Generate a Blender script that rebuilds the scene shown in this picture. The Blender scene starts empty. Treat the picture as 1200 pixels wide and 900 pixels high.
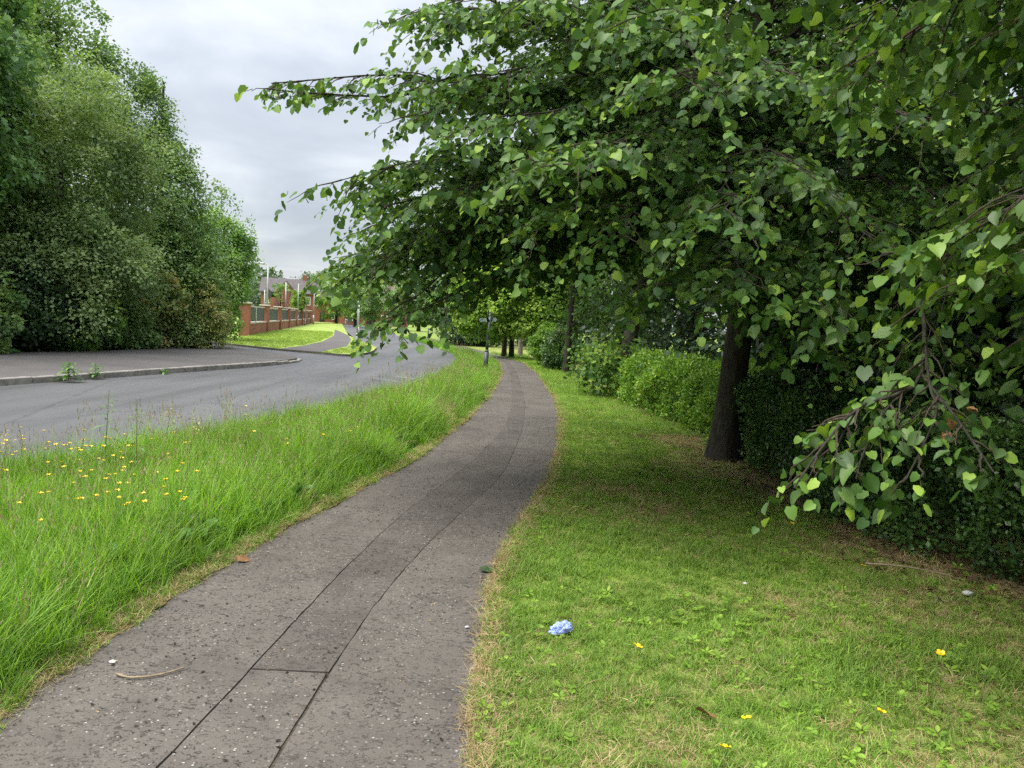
import bpy, bmesh, math, random
import numpy as np
from mathutils import Vector, Matrix, noise as mnoise
from mathutils.geometry import tessellate_polygon

SC = bpy.context.scene
COL = SC.collection
RNG = np.random.default_rng(7)
random.seed(7)

# ------------------------------------------------------------------ camera, sky, sun, exposure
EYE = 1.65
_roll = math.radians(3.0)
_pitch = math.atan(70 * math.cos(_roll) / 900)
_fwd = Vector((0, math.cos(_pitch), -math.sin(_pitch)))
_up0 = Vector((0, math.sin(_pitch), math.cos(_pitch)))
_rt = math.cos(_roll) * Vector((1, 0, 0)) + math.sin(_roll) * _up0
_up = -math.sin(_roll) * Vector((1, 0, 0)) + math.cos(_roll) * _up0
cam_d = bpy.data.cameras.new('camera')
cam_d.sensor_width = 36
cam_d.lens = 27
cam_d.clip_start = 0.05
cam_d.clip_end = 5000
cam = bpy.data.objects.new('camera', cam_d)
COL.objects.link(cam)
M3 = Matrix((_rt, _up, -_fwd)).transposed()
cam.matrix_world = Matrix.Translation((0, 0, EYE)) @ M3.to_4x4()
SC.camera = cam

SUN_EL, SUN_AZ = math.radians(60), math.radians(244)      # azimuth clockwise from +Y: behind and left of the camera
world = bpy.data.worlds.new('World')
SC.world = world
world.use_nodes = True
wn, wl = world.node_tree.nodes, world.node_tree.links
wn.clear()
w_out = wn.new('ShaderNodeOutputWorld')
w_bg = wn.new('ShaderNodeBackground')
w_bg.inputs['Strength'].default_value = 0.1
w_sky = wn.new('ShaderNodeTexSky')
w_sky.sky_type = 'NISHITA'
w_sky.sun_disc = False
w_sky.sun_elevation = SUN_EL
w_sky.sun_rotation = SUN_AZ
w_sky.air_density = 1.0
w_sky.dust_density = 1.5
w_tc = wn.new('ShaderNodeTexCoord')
w_sep = wn.new('ShaderNodeSeparateXYZ')
wl.new(w_tc.outputs['Generated'], w_sep.inputs[0])
w_zc = wn.new('ShaderNodeMath'); w_zc.operation = 'MAXIMUM'; w_zc.inputs[1].default_value = 0.0
wl.new(w_sep.outputs['Z'], w_zc.inputs[0])
w_za = wn.new('ShaderNodeMath'); w_za.operation = 'ADD'; w_za.inputs[1].default_value = 0.22
wl.new(w_zc.outputs[0], w_za.inputs[0])
w_div = wn.new('ShaderNodeVectorMath'); w_div.operation = 'DIVIDE'
w_cz = wn.new('ShaderNodeCombineXYZ')
for k in range(3):
    wl.new(w_za.outputs[0], w_cz.inputs[k])
wl.new(w_tc.outputs['Generated'], w_div.inputs[0]); wl.new(w_cz.outputs[0], w_div.inputs[1])
w_n = wn.new('ShaderNodeTexNoise')
w_n.inputs['Scale'].default_value = 1.6; w_n.inputs['Detail'].default_value = 7; w_n.inputs['Roughness'].default_value = 0.52
w_n.inputs['Distortion'].default_value = 0.3
wl.new(w_div.outputs[0], w_n.inputs['Vector'])
w_r = wn.new('ShaderNodeValToRGB')
cr = w_r.color_ramp
cr.elements[0].position = 0.33; cr.elements[0].color = (3.0, 3.22, 3.55, 1)
cr.elements[1].position = 0.66; cr.elements[1].color = (5.3, 5.45, 5.6, 1)
e = cr.elements.new(0.5); e.color = (4.0, 4.2, 4.48, 1)
wl.new(w_n.outputs['Fac'], w_r.inputs[0])
w_p = wn.new('ShaderNodeMath'); w_p.operation = 'POWER'; w_p.inputs[1].default_value = 2.0
wl.new(w_zc.outputs[0], w_p.inputs[0])
w_g = wn.new('ShaderNodeMath'); w_g.operation = 'MULTIPLY_ADD'      # an overcast dome is about three times brighter overhead than near the horizon
w_g.inputs[1].default_value = 1.05; w_g.inputs[2].default_value = 0.38
wl.new(w_p.outputs[0], w_g.inputs[0])
w_mul = wn.new('ShaderNodeVectorMath'); w_mul.operation = 'SCALE'
wl.new(w_r.outputs[0], w_mul.inputs[0]); wl.new(w_g.outputs[0], w_mul.inputs['Scale'])
w_mix = wn.new('ShaderNodeMixRGB'); w_mix.inputs[0].default_value = 0.9
wl.new(w_sky.outputs[0], w_mix.inputs[1]); wl.new(w_mul.outputs[0], w_mix.inputs[2])
wl.new(w_mix.outputs[0], w_bg.inputs['Color']); wl.new(w_bg.outputs[0], w_out.inputs['Surface'])

sun_d = bpy.data.lights.new('sun', 'SUN')
sun_d.energy = 1.5
sun_d.angle = math.radians(55)
sun_d.color = (1.0, 0.96, 0.88)
sun = bpy.data.objects.new('sun', sun_d)
COL.objects.link(sun)
_sd = Vector((math.sin(SUN_AZ) * math.cos(SUN_EL), math.cos(SUN_AZ) * math.cos(SUN_EL), math.sin(SUN_EL)))
sun.rotation_euler = _sd.to_track_quat('Z', 'Y').to_euler()
sun.location = (0, 0, 60)

SC.view_settings.view_transform = 'Standard'
SC.view_settings.look = 'None'
SC.view_settings.gamma = 1
SC.view_settings.exposure = 2.02
SC.view_settings.use_curve_mapping = False
SC.render.engine = 'CYCLES'
SC.cycles.max_bounces = 9
SC.cycles.diffuse_bounces = 7
SC.cycles.glossy_bounces = 2
SC.cycles.transmission_bounces = 5
SC.cycles.use_adaptive_sampling = True
SC.cycles.adaptive_threshold = 0.02
SC.cycles.use_denoising = False
SC.cycles.sample_clamp_indirect = 6

# ------------------------------------------------------------------ materials
class NT:
    def __init__(s, name):
        s.m = bpy.data.materials.new(name); s.m.use_nodes = True
        s.n, s.l = s.m.node_tree.nodes, s.m.node_tree.links
        s.b = s.n['Principled BSDF']; s.out = s.n['Material Output']
    def node(s, t, **kw):
        x = s.n.new('ShaderNode' + t)
        for k, v in kw.items():
            if k in x.inputs: x.inputs[k].default_value = v
            else: setattr(x, k, v)
        return x
    def link(s, a, b): s.l.new(a, b)
    def pos(s):
        if not hasattr(s, '_p'): s._p = s.node('NewGeometry').outputs['Position']
        return s._p
    def noise(s, scale, detail=4, rough=.55, vec=None, dist=0.):
        x = s.node('TexNoise', Scale=scale, Detail=detail, Roughness=rough, Distortion=dist)
        s.link(vec or s.pos(), x.inputs['Vector']); return x.outputs['Fac']
    def stretch(s, sx, sy, sz, rz=0.):
        x = s.node('Mapping'); x.inputs['Scale'].default_value = (sx, sy, sz); x.inputs['Rotation'].default_value = (0, 0, rz)
        s.link(s.pos(), x.inputs['Vector']); return x.outputs[0]
    def ramp(s, fac, stops, interp='LINEAR'):
        x = s.node('ValToRGB'); r = x.color_ramp; r.interpolation = interp
        while len(r.elements) < len(stops): r.elements.new(.5)
        for e_, (p, c) in zip(r.elements, stops):
            e_.position = p; e_.color = (c if not isinstance(c, (int, float)) else (c, c, c)) + ((1,) if not isinstance(c, (int, float)) and len(c) == 3 else ()) if not isinstance(c, (int, float)) else (c, c, c, 1)
        s.link(fac, x.inputs[0]); return x.outputs[0]
    def mix(s, fac, a, b, mode='MIX'):
        x = s.node('MixRGB', blend_type=mode)
        for v, i in ((fac, 0), (a, 1), (b, 2)):
            if isinstance(v, (int, float)): x.inputs[i].default_value = v if i == 0 else (v, v, v, 1)
            elif isinstance(v, tuple): x.inputs[i].default_value = v + (1,)
            else: s.link(v, x.inputs[i])
        return x.outputs[0]
    def math(s, op, a, b=0.):
        x = s.node('Math', operation=op)
        for v, i in ((a, 0), (b, 1)):
            if isinstance(v, (int, float)): x.inputs[i].default_value = v
            else: s.link(v, x.inputs[i])
        return x.outputs[0]
    def bump(s, h, strength=.5, dist=.01):
        x = s.node('Bump', Strength=strength, Distance=dist); s.link(h, x.inputs['Height']); s.link(x.outputs[0], s.b.inputs['Normal'])
    def done(s, color, rough=.8, spec=.3):
        if isinstance(color, tuple): s.b.inputs['Base Color'].default_value = color + (1,)
        else: s.link(color, s.b.inputs['Base Color'])
        if isinstance(rough, (int, float)): s.b.inputs['Roughness'].default_value = rough
        else: s.link(rough, s.b.inputs['Roughness'])
        s.b.inputs['Specular IOR Level'].default_value = spec
        return s.m

def leaf_material(name, stops, transl=.3, rough=.42, spec=.45, under=.22, source='tint', patch=.5):
    t = NT(name)
    if source == 'tint':
        f = t.node('Attribute', attribute_name='tint').outputs['Fac']
    else:
        f = t.node('ObjectInfo').outputs['Random']
    c = t.ramp(f, stops)
    c = t.mix(patch, c, t.ramp(t.noise(1.1, 3), [(.3, .55), (.7, 1.25)]), 'MULTIPLY')
    back = t.node('NewGeometry').outputs['Backfacing']
    c = t.mix(t.math('MULTIPLY', back, under), c, (.22, .30, .16))
    t.done(c, rough, spec)
    tr = t.node('BsdfTranslucent')
    t.link(t.mix(1., c, (1.25, 1.3, .55), 'MULTIPLY'), tr.inputs['Color'])
    ms = t.node('MixShader'); ms.inputs[0].default_value = transl
    t.link(t.b.outputs[0], ms.inputs[1]); t.link(tr.outputs[0], ms.inputs[2]); t.link(ms.outputs[0], t.out.inputs['Surface'])
    return t.m

def plain(name, color, rough=.6, spec=.4, var=.25, scale=6., metal=0., bump=0., emission=None):
    t = NT(name)
    c = t.mix(1., color, t.ramp(t.noise(scale, 5), [(.3, 1 - var), (.7, 1 + var)]), 'MULTIPLY')
    t.b.inputs['Metallic'].default_value = metal
    if bump: t.bump(t.noise(scale * 12, 3), bump, .004)
    return t.done(c, rough, spec)

def m_path(name='path_asphalt', k=1.):
    t = NT(name)
    base = t.ramp(t.noise(.9, 5), [(.3, (.094 * k, .082 * k, .071 * k)), (.7, (.128 * k, .113 * k, .100 * k))])
    base = t.mix(.8, base, t.ramp(t.noise(2.7, 5, .65, dist=.8), [(.32, .74), (.5, 1.), (.68, 1.14)]), 'MULTIPLY')
    grain = t.noise(240, 2, .6)
    base = t.mix(.55, base, t.ramp(grain, [(.3, .55), (.7, 1.4)]), 'MULTIPLY')
    # pits: short dark lost patches, gathered where the surface has worn
    wear = t.ramp(t.noise(1.6, 3), [(.42, 0.), (.62, 1.)])
    pit = t.ramp(t.noise(1., 3, .6, t.stretch(36, 46, 40, .5), 1.4), [(.585, 0.), (.61, 1.)])
    pit = t.math('MULTIPLY', pit, t.math('ADD', t.math('MULTIPLY', wear, .5), .5))
    base = t.mix(t.math('MULTIPLY', pit, .92), base, (.022, .020, .018))
    # pale chippings left proud of the binder
    v = t.node('TexVoronoi', Scale=55.0); v.inputs['Randomness'].default_value = 1
    wv = t.node('VectorMath', operation='ADD'); nz_ = t.node('TexNoise', Scale=38.0); t.link(t.pos(), nz_.inputs['Vector']); sc_ = t.node('VectorMath', operation='SCALE'); sc_.inputs['Scale'].default_value = .016; t.link(nz_.outputs['Color'], sc_.inputs[0]); t.link(t.stretch(1, 1.15, 1), wv.inputs[0]); t.link(sc_.outputs[0], wv.inputs[1]); t.link(wv.outputs[0], v.inputs['Vector'])
    near = t.ramp(v.outputs['Distance'], [(.22, 1.), (.34, 0.)])
    pick = t.node('SeparateColor'); t.link(v.outputs['Color'], pick.inputs[0])
    sel = t.ramp(pick.outputs[0], [(.73, 0.), (.76, 1.)])
    chip = t.math('MULTIPLY', near, sel)
    chip = t.math('MULTIPLY', chip, t.ramp(t.noise(2.2, 3), [(.38, .12), (.6, 1.)]))
    chip = t.math('MULTIPLY', chip, t.ramp(pick.outputs[1], [(.1, .15), (.9, 1.)]))
    base = t.mix(chip, base, (.46, .43, .39))
    h = t.math('SUBTRACT', t.math('ADD', t.math('MULTIPLY', grain, .25), t.math('MULTIPLY', chip, .7)), pit)
    t.bump(h, .8, .006)
    return t.done(base, .85, .25)

def m_road():
    t = NT('road_asphalt')
    base = t.ramp(t.noise(.22, 5), [(.3, (.072, .072, .074)), (.7, (.100, .100, .103))])
    # wheel tracks and old patches run with the carriageway
    tr = t.noise(1., 4, .55, t.stretch(1.1, .07, 1, -.16))
    base = t.mix(.8, base, t.ramp(tr, [(.32, .58), (.5, 1.), (.68, 1.22)]), 'MULTIPLY')
    crack = t.node('TexVoronoi', feature='DISTANCE_TO_EDGE', Scale=.33); t.link(t.stretch(1., .35, 1, -.16), crack.inputs['Vector'])
    ck = t.ramp(t.math('ADD', crack.outputs['Distance'], t.math('MULTIPLY', t.noise(3, 3), .04)), [(.018, 1.), (.034, 0.)])
    base = t.mix(t.math('MULTIPLY', ck, .6), base, (.05, .05, .055))
    base = t.mix(.4, base, t.ramp(t.noise(120, 2), [(.3, .6), (.7, 1.4)]), 'MULTIPLY')
    t.bump(t.noise(150, 2), .5, .004)
    return t.done(base, .62, .4)

def m_pavement():
    t = NT('pavement_asphalt')
    base = t.ramp(t.noise(.7, 5), [(.3, (.088, .081, .078)), (.7, (.122, .113, .110))])
    base = t.mix(.5, base, t.ramp(t.noise(90, 2), [(.3, .6), (.7, 1.4)]), 'MULTIPLY')
    litter = t.ramp(t.noise(7, 4), [(.60, 0.), (.72, 1.)])
    base = t.mix(t.math('MULTIPLY', litter, .35), base, (.16, .10, .06))
    t.bump(t.noise(100, 2), .5, .004)
    return t.done(base, .85, .25)

def m_soil(name='soil', straw=.5):
    t = NT(name)
    c = t.ramp(t.noise(9, 5, .6), [(.3, (.075, .055, .03)), (.5, (.15, .12, .055)), (.72, (.30, .235, .125))])
    c = t.mix(.5, c, t.ramp(t.noise(110, 2), [(.3, .45), (.7, 1.5)]), 'MULTIPLY')
    t.bump(t.noise(60, 4), .9, .01)
    return t.done(c, .95, .1)

def m_lawn(name, dark, light, straw, straw_amt=.5, scale=1.):
    t = NT(name)
    c = t.ramp(t.noise(3.2 * scale, 5, .6), [(.3, dark), (.68, light)])
    s = t.ramp(t.noise(.75 * scale, 4, .6, dist=.6), [(.46, 0.), (.66, 1.)])
    s2 = t.ramp(t.noise(30 * scale, 3), [(.35, .2), (.65, 1.)])
    c = t.mix(t.math('MULTIPLY', t.math('MULTIPLY', s, s2), straw_amt), c, straw)
    c = t.mix(.6, c, t.ramp(t.noise(70 * scale, 3), [(.3, .45), (.7, 1.5)]), 'MULTIPLY')
    t.bump(t.noise(60 * scale, 3), .8, .02)
    return t.done(c, .9, .15)

def m_brick(name='brickwork'):
    t = NT(name)
    br = t.node('TexBrick'); br.inputs['Scale'].default_value = 1.0
    br.inputs['Brick Width'].default_value = .225; br.inputs['Row Height'].default_value = .075; br.inputs['Mortar Size'].default_value = .008
    br.inputs['Color1'].default_value = (.27, .078, .048, 1); br.inputs['Color2'].default_value = (.34, .115, .068, 1); br.inputs['Mortar'].default_value = (.22, .17, .14, 1)
    sp = t.node('SeparateXYZ'); t.link(t.pos(), sp.inputs[0])
    cb = t.node('CombineXYZ')
    t.link(t.math('ADD', sp.outputs[0], sp.outputs[1]), cb.inputs[0]); t.link(sp.outputs[2], cb.inputs[1])
    t.link(cb.outputs[0], br.inputs['Vector'])
    c = t.mix(.5, br.outputs[0], t.ramp(t.noise(.8, 4), [(.3, .7), (.7, 1.2)]), 'MULTIPLY')
    return t.done(c, .85, .2)

def m_bark(name, a, b, sc=1.):
    t = NT(name)
    n = t.noise(1., 6, .65, t.stretch(26 * sc, 26 * sc, 4.5 * sc))
    c = t.ramp(n, [(.3, a), (.7, b)])
    c = t.mix(t.ramp(t.noise(3.5, 4), [(.5, 0.), (.7, .5)]), c, (.075, .085, .05))
    t.bump(n, .9, .03)
    return t.done(c, .9, .15)

LIME = [(0., (.018, .050, .012)), (.42, (.052, .124, .024)), (.75, (.14, .255, .042)), (1., (.30, .43, .07))]
MT = dict(
    lime=leaf_material('lime_leaf', LIME, .30, .5, .24),
    lime_obj=leaf_material('lime_leaf_single', [(0., (.03, .075, .016)), (.55, (.065, .135, .022)), (.85, (.13, .235, .035)), (1., (.25, .37, .05))], .30, .45, .3, source='obj'),
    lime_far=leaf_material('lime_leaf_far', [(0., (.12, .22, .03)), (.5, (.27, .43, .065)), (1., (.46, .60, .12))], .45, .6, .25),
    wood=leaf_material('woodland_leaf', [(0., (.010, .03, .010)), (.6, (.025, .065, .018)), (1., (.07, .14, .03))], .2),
    willow=leaf_material('willow_leaf', [(0., (.08, .14, .06)), (.5, (.22, .32, .125)), (1., (.40, .49, .22))], .35, .55, .3),
    syc=leaf_material('maple_leaf', [(0., (.05, .125, .04)), (.5, (.135, .27, .08)), (1., (.28, .45, .15))], .35, .5, .35),
    alder=leaf_material('alder_leaf', [(0., (.06, .13, .045)), (.5, (.17, .285, .09)), (1., (.33, .46, .15))], .33, .5, .35),
    green=leaf_material('mid_green_leaf', [(0., (.055, .14, .03)), (.5, (.16, .31, .055)), (1., (.33, .50, .10))], .35, .5, .35),
    yellowish=leaf_material('variegated_leaf', [(0., (.10, .15, .04)), (.5, (.27, .32, .09)), (.85, (.46, .45, .16)), (1., (.50, .33, .16))], .3),
    rusty=leaf_material('bronzed_leaf', [(0., (.07, .12, .03)), (.5, (.19, .24, .06)), (.85, (.32, .33, .09)), (1., (.46, .30, .09))], .3),
    hedge=leaf_material('hedge_leaf', [(0., (.05, .13, .018)), (.5, (.15, .30, .03)), (1., (.36, .52, .07))], .4, .5),
    privet=leaf_material('evergreen_leaf', [(0., (.028, .07, .02)), (.6, (.075, .165, .038)), (.9, (.15, .26, .055)), (1., (.25, .38, .07))], .25, .33, .5),
    hill=leaf_material('hill_leaf', [(0., (.05, .09, .05)), (.5, (.085, .14, .07)), (1., (.14, .20, .09))], .2, patch=.3),
    grass=leaf_material('grass_blade', [(0., (.07, .155, .014)), (.5, (.185, .375, .028)), (.85, (.31, .51, .055)), (1., (.46, .50, .16))], .4, .5, .35, .1, patch=.65),
    shortgrass=leaf_material('short_pale_grass', [(0., (.15, .25, .03)), (.5, (.25, .36, .055)), (1., (.40, .44, .14))], .35, .6, .3, .1, patch=.4),
    mown=leaf_material('mown_blade', [(0., (.11, .20, .025)), (.5, (.245, .415, .048)), (.85, (.38, .51, .09)), (1., (.55, .50, .22))], .4, .6, .3, .1, patch=.5),
    straw=leaf_material('dry_straw', [(0., (.24, .17, .08)), (.6, (.42, .33, .17)), (1., (.55, .46, .27))], .15, .7, .2, 0., patch=.3),
    deadleaves=leaf_material('dead_leaf_litter', [(0., (.05, .032, .018)), (.6, (.13, .08, .04)), (1., (.26, .18, .09))], .1, .75, .2, 0., patch=.3),
    debris=leaf_material('dark_debris', [(0., (.012, .010, .008)), (.7, (.03, .024, .018)), (1., (.07, .05, .03))], .05, .8, .2, 0., patch=.2),
    seed=leaf_material('seed_head', [(0., (.20, .15, .09)), (1., (.40, .31, .20))], .15, .8, .2, 0., patch=.2),
    herb=leaf_material('broad_herb_leaf', [(0., (.05, .14, .03)), (.6, (.11, .26, .05)), (1., (.22, .38, .10))], .3, .45, .4, .1),
    petal=plain('buttercup_petal', (.80, .56, .01), .35, .5, .08), centre=plain('buttercup_centre', (.55, .42, .02), .6),
    stem=plain('green_stem', (.12, .22, .05), .6), redstem=plain('willowherb_stem', (.20, .20, .07), .6), twig=m_bark('twig_bark', (.05, .038, .028), (.13, .10, .075), 3.),
    bark=m_bark('lime_bark', (.016, .014, .012), (.07, .062, .05)), palebark=m_bark('pale_bark', (.16, .13, .10), (.36, .32, .26)),
    deadleaf=plain('dead_leaf', (.20, .105, .045), .7, .2, .4, 40), drytwig=plain('dry_twig', (.27, .21, .14), .75, .2, .3, 30),
    path=m_path(), trench=m_path('trench_asphalt', .84), road=m_road(), pavement=m_pavement(), soil=m_soil(), joint=plain('joint_dirt', (.070, .058, .045), .95, .1, .5, 40),
    kerb=plain('kerb_concrete', (.26, .24, .215), .85, .25, .35, 5., bump=.4), kerbdark=plain('kerb_dark', (.12, .11, .10), .9, .2, .3, 4.),
    lawn=m_lawn('lawn_turf', (.14, .19, .04), (.25, .32, .07), (.38, .30, .15), .95), farlawn=m_lawn('far_turf', (.20, .29, .055), (.29, .38, .08), (.38, .38, .15), .45, .6),
    verge=m_lawn('verge_turf', (.04, .10, .012), (.09, .19, .02), (.20, .18, .07), .4), field=m_lawn('field_turf', (.13, .20, .04), (.21, .29, .06), (.32, .31, .12), .5, .3),
    island=m_lawn('island_turf', (.19, .27, .05), (.28, .36, .08), (.40, .36, .13), .75, .7),
    brick=m_brick(), coping=plain('stone_coping', (.50, .45, .38), .8, .2, .15, 2.), slate=plain('roof_tile_grey', (.095, .082, .083), .7, .3, .2, 1.5), tilebrown=plain('roof_tile_brown', (.12, .09, .08), .75, .3, .2, 1.5),
    panel=plain('dark_panel', (.035, .042, .055), .5, .4, .2, 2.), steel=plain('galvanised_steel', (.36, .38, .38), .45, .5, .1, 3., .3), whitepaint=plain('white_paint', (.78, .78, .76), .5, .4, .06),
    postgrey=plain('post_grey_paint', (.055, .064, .072), .5, .5, .2, 8.), sign=plain('sign_grey_green', (.20, .26, .24), .4, .5, .12, 5.),
    render=plain('buff_brick', (.26, .17, .11), .85, .2, .2, 2.), glass=plain('window_glass', (.10, .12, .14), .12, .6, .1), dark=plain('dark_opening', (.03, .03, .035), .5),
    cloth=plain('blue_tissue', (.33, .41, .80), .8, .2, .12, 60.), whitebit=plain('white_litter', (.50, .49, .47), .7, .2, .1),
    marking=plain('worn_white_line', (.20, .205, .21), .7, .3, .35, 12.),
    skin=plain('skin', (.50, .32, .24), .6), black=plain('black_cloth', (.02, .02, .025), .85, .2), pink=plain('grey_pink_cloth', (.42, .34, .34), .85, .2), hair=plain('brown_hair', (.06, .04, .03), .7),
)

# ------------------------------------------------------------------ helpers
def tag(o, label=None, cat=None, group=None, kind=None):
    if label: o['label'] = label
    if cat: o['category'] = cat
    if group: o['group'] = group
    if kind: o['kind'] = kind
    return o

def thing(name, label, cat, loc=(0, 0, 0), rz=0., group=None):
    o = bpy.data.objects.new(name, None)
    o.empty_display_size = .2
    COL.objects.link(o); o.location = loc; o.rotation_euler = (0, 0, rz)
    return tag(o, label, cat, group)

def link(name, me, parent=None, kind=None, world_coords=True):
    o = bpy.data.objects.new(name, me); COL.objects.link(o)
    if parent is not None:
        o.parent = parent
        if world_coords:
            o.matrix_parent_inverse = (Matrix.Translation(parent.location) @ parent.rotation_euler.to_matrix().to_4x4()).inverted()
    if kind: o['kind'] = kind
    return o

def mesh_np(name, V, F, mat, tint=None, smooth=False):
    """V (n,3), F (m,k) with one k"""
    me = bpy.data.meshes.new(name)
    V = np.asarray(V, np.float32); F = np.asarray(F, np.int32)
    me.vertices.add(len(V)); me.vertices.foreach_set('co', V.ravel())
    m, k = F.shape
    me.loops.add(m * k); me.loops.foreach_set('vertex_index', F.ravel())
    me.polygons.add(m); me.polygons.foreach_set('loop_start', np.arange(0, m * k, k, dtype=np.int32))
    if smooth: me.polygons.foreach_set('use_smooth', np.ones(m, bool))
    if tint is not None:
        a = me.attributes.new('tint', 'FLOAT', 'POINT'); a.data.foreach_set('value', np.asarray(tint, np.float32))
    me.update(calc_edges=True)
    for x in (mat if isinstance(mat, (list, tuple)) else [mat]): me.materials.append(x)
    return me

def nrm(a): return a / np.maximum(np.linalg.norm(a, axis=-1, keepdims=True), 1e-9)

LEAF6 = (np.array([(0, 0, 0), (.14, .43, .08), (.60, .41, .05), (1, 0, -.14), (.60, -.41, .05), (.14, -.43, .08)]), [[0, 3, 2, 1], [0, 5, 4, 3]])
def leaf9(cup, dr, tw_):
    z = lambda x, y: cup * abs(y) - dr * x * x + tw_ * x * y
    q = [(0.02, 0), (.46, 0), (1, 0), (-.06, .25), (.26, .49), (.74, .31), (-.06, -.25), (.26, -.47), (.74, -.33)]
    return (np.array([(x, y, z(x, y)) for x, y in q]), [[0, 1, 4, 3], [1, 2, 5, 4], [0, 6, 7, 1], [1, 7, 8, 2]])
LEAF9 = [leaf9(.22, .18, .2), leaf9(.05, .45, -.25), leaf9(.40, .05, .1), leaf9(-.15, .30, .3)]
LEAF4 = (np.array([(0, 0, 0), (.42, .36, .07), (1, 0, -.04), (.42, -.36, .07)]), [[0, 2, 1, 1], [0, 3, 2, 2]])
LEAFQ = (np.array([(0, 0, 0), (.45, .40, .0), (1, 0, 0), (.45, -.40, .0)]), [[0, 3, 2, 1]])
LEAFN = (np.array([(0, 0, 0), (.45, .15, .0), (1, 0, -.05), (.45, -.15, .0)]), [[0, 3, 2, 1]])

def leaves(name, P, D, N, S, T, mat, tmpl, parent=None):
    tv, tf = tmpl
    D = nrm(D); B = nrm(np.cross(N, D)); Nn = np.cross(D, B)
    S = np.broadcast_to(np.asarray(S, float), (len(P),))
    V = P[:, None, :] + S[:, None, None] * (tv[None, :, 0:1] * D[:, None, :] + tv[None, :, 1:2] * B[:, None, :] + tv[None, :, 2:3] * Nn[:, None, :])
    k = len(tv)
    off = (np.arange(len(P)) * k)[:, None]
    if tmpl is LEAF4:
        F = np.concatenate([np.array([[0, 2, 1]]) + off[:, None, :].reshape(-1, 1), np.array([[0, 3, 2]]) + off.reshape(-1, 1)])
    else:
        F = np.concatenate([np.array([f]) + off for f in tf])
    me = mesh_np(name, V.reshape(-1, 3), F, mat, np.repeat(T, k))
    return link(name, me, parent, 'stuff')

class Tubes:
    def __init__(s): s.V, s.F, s.n = [], [], 0
    def add(s, P, R, sides=5):
        P = np.asarray(P, float); n = len(P); R = np.broadcast_to(np.asarray(R, float), (n,))
        T = nrm(np.gradient(P, axis=0))
        ref = np.array([0., 0, 1]) if abs(T[0, 2]) < .85 else np.array([1., 0, 0])
        A = nrm(np.cross(T, ref)); B = np.cross(T, A)
        a = np.linspace(0, 2 * np.pi, sides, endpoint=False)
        V = P[:, None] + R[:, None, None] * (np.cos(a)[None, :, None] * A[:, None] + np.sin(a)[None, :, None] * B[:, None])
        i = np.arange(n - 1)[:, None] * sides; j = np.arange(sides)[None, :]; j2 = (j + 1) % sides
        F = np.stack([i + j, i + j2, i + sides + j2, i + sides + j], -1).reshape(-1, 4) + s.n
        s.V.append(V.reshape(-1, 3)); s.F.append(F); s.n += n * sides
        return s
    def mesh(s, name, mat): return mesh_np(name, np.concatenate(s.V), np.concatenate(s.F), mat, smooth=True)
    def build(s, name, mat, parent=None, kind=None): return link(name, s.mesh(name, mat), parent, kind)

def catmull(P, n):
    P = np.asarray(P, float)
    Q = np.vstack([2 * P[0] - P[1], P, 2 * P[-1] - P[-2]])
    out = []
    t = np.linspace(0, len(P) - 1, n)
    for x in t:
        i = min(int(x), len(P) - 2); u = x - i
        a, b, c, d = Q[i:i + 4]
        out.append(.5 * ((2 * b) + (-a + c) * u + (2 * a - 5 * b + 4 * c - d) * u * u + (-a + 3 * b - 3 * c + d) * u ** 3))
    return np.array(out)

def bm_mesh(name, bm, mats, smooth=False):
    me = bpy.data.meshes.new(name); bm.normal_update(); bm.to_mesh(me); bm.free()
    for x in (mats if isinstance(mats, (list, tuple)) else [mats]): me.materials.append(x)
    if smooth:
        me.polygons.foreach_set('use_smooth', np.ones(len(me.polygons), bool))
    return me

def box(bm, c, s, rz=0., bevel=0., mi=0):
    M = Matrix.Translation(c) @ Matrix.Rotation(rz, 4, 'Z') @ Matrix.Diagonal((s[0], s[1], s[2], 1))
    g = bmesh.ops.create_cube(bm, size=1, matrix=M)
    fs = list({f for v in g['verts'] for f in v.link_faces})
    for f in fs: f.material_index = mi
    if bevel:
        es = list({e_ for v in g['verts'] for e_ in v.link_edges})
        r = bmesh.ops.bevel(bm, geom=es, offset=bevel, segments=1, affect='EDGES')
        for f in r['faces']: f.material_index = mi
    return g

def box_obj(name, c, s, mat, parent=None, rz=0., bevel=0.):
    bm = bmesh.new(); box(bm, c, s, rz, bevel)
    return link(name, bm_mesh(name, bm, mat), parent)

def cone(bm, p0, p1, r0, r1, seg=10, mi=0):
    p0, p1 = Vector(p0), Vector(p1); d = p1 - p0
    M = Matrix.Translation((p0 + p1) / 2) @ d.to_track_quat('Z', 'Y').to_matrix().to_4x4()
    g = bmesh.ops.create_cone(bm, cap_ends=True, segments=seg, radius1=r0, radius2=r1, depth=d.length, matrix=M)
    for f in {f for v in g['verts'] for f in v.link_faces}: f.material_index = mi; f.smooth = True

def yfun(pts):
    """x as a smooth function of y along an edge of the ground plan"""
    p = np.array(sorted(pts, key=lambda q: q[1])); ys = np.linspace(p[0, 1], p[-1, 1], 900)
    xs = np.interp(ys, p[:, 1], p[:, 0])
    k = np.ones(15) / 15
    for _ in range(2): xs = np.convolve(np.pad(xs, 7, 'edge'), k, 'valid')
    return lambda y: np.interp(y, ys, xs)

def gn(x, y, f=1., seed=0.):
    return mnoise.noise(Vector((x * f + seed, y * f - seed, seed * 1.7)))

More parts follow.
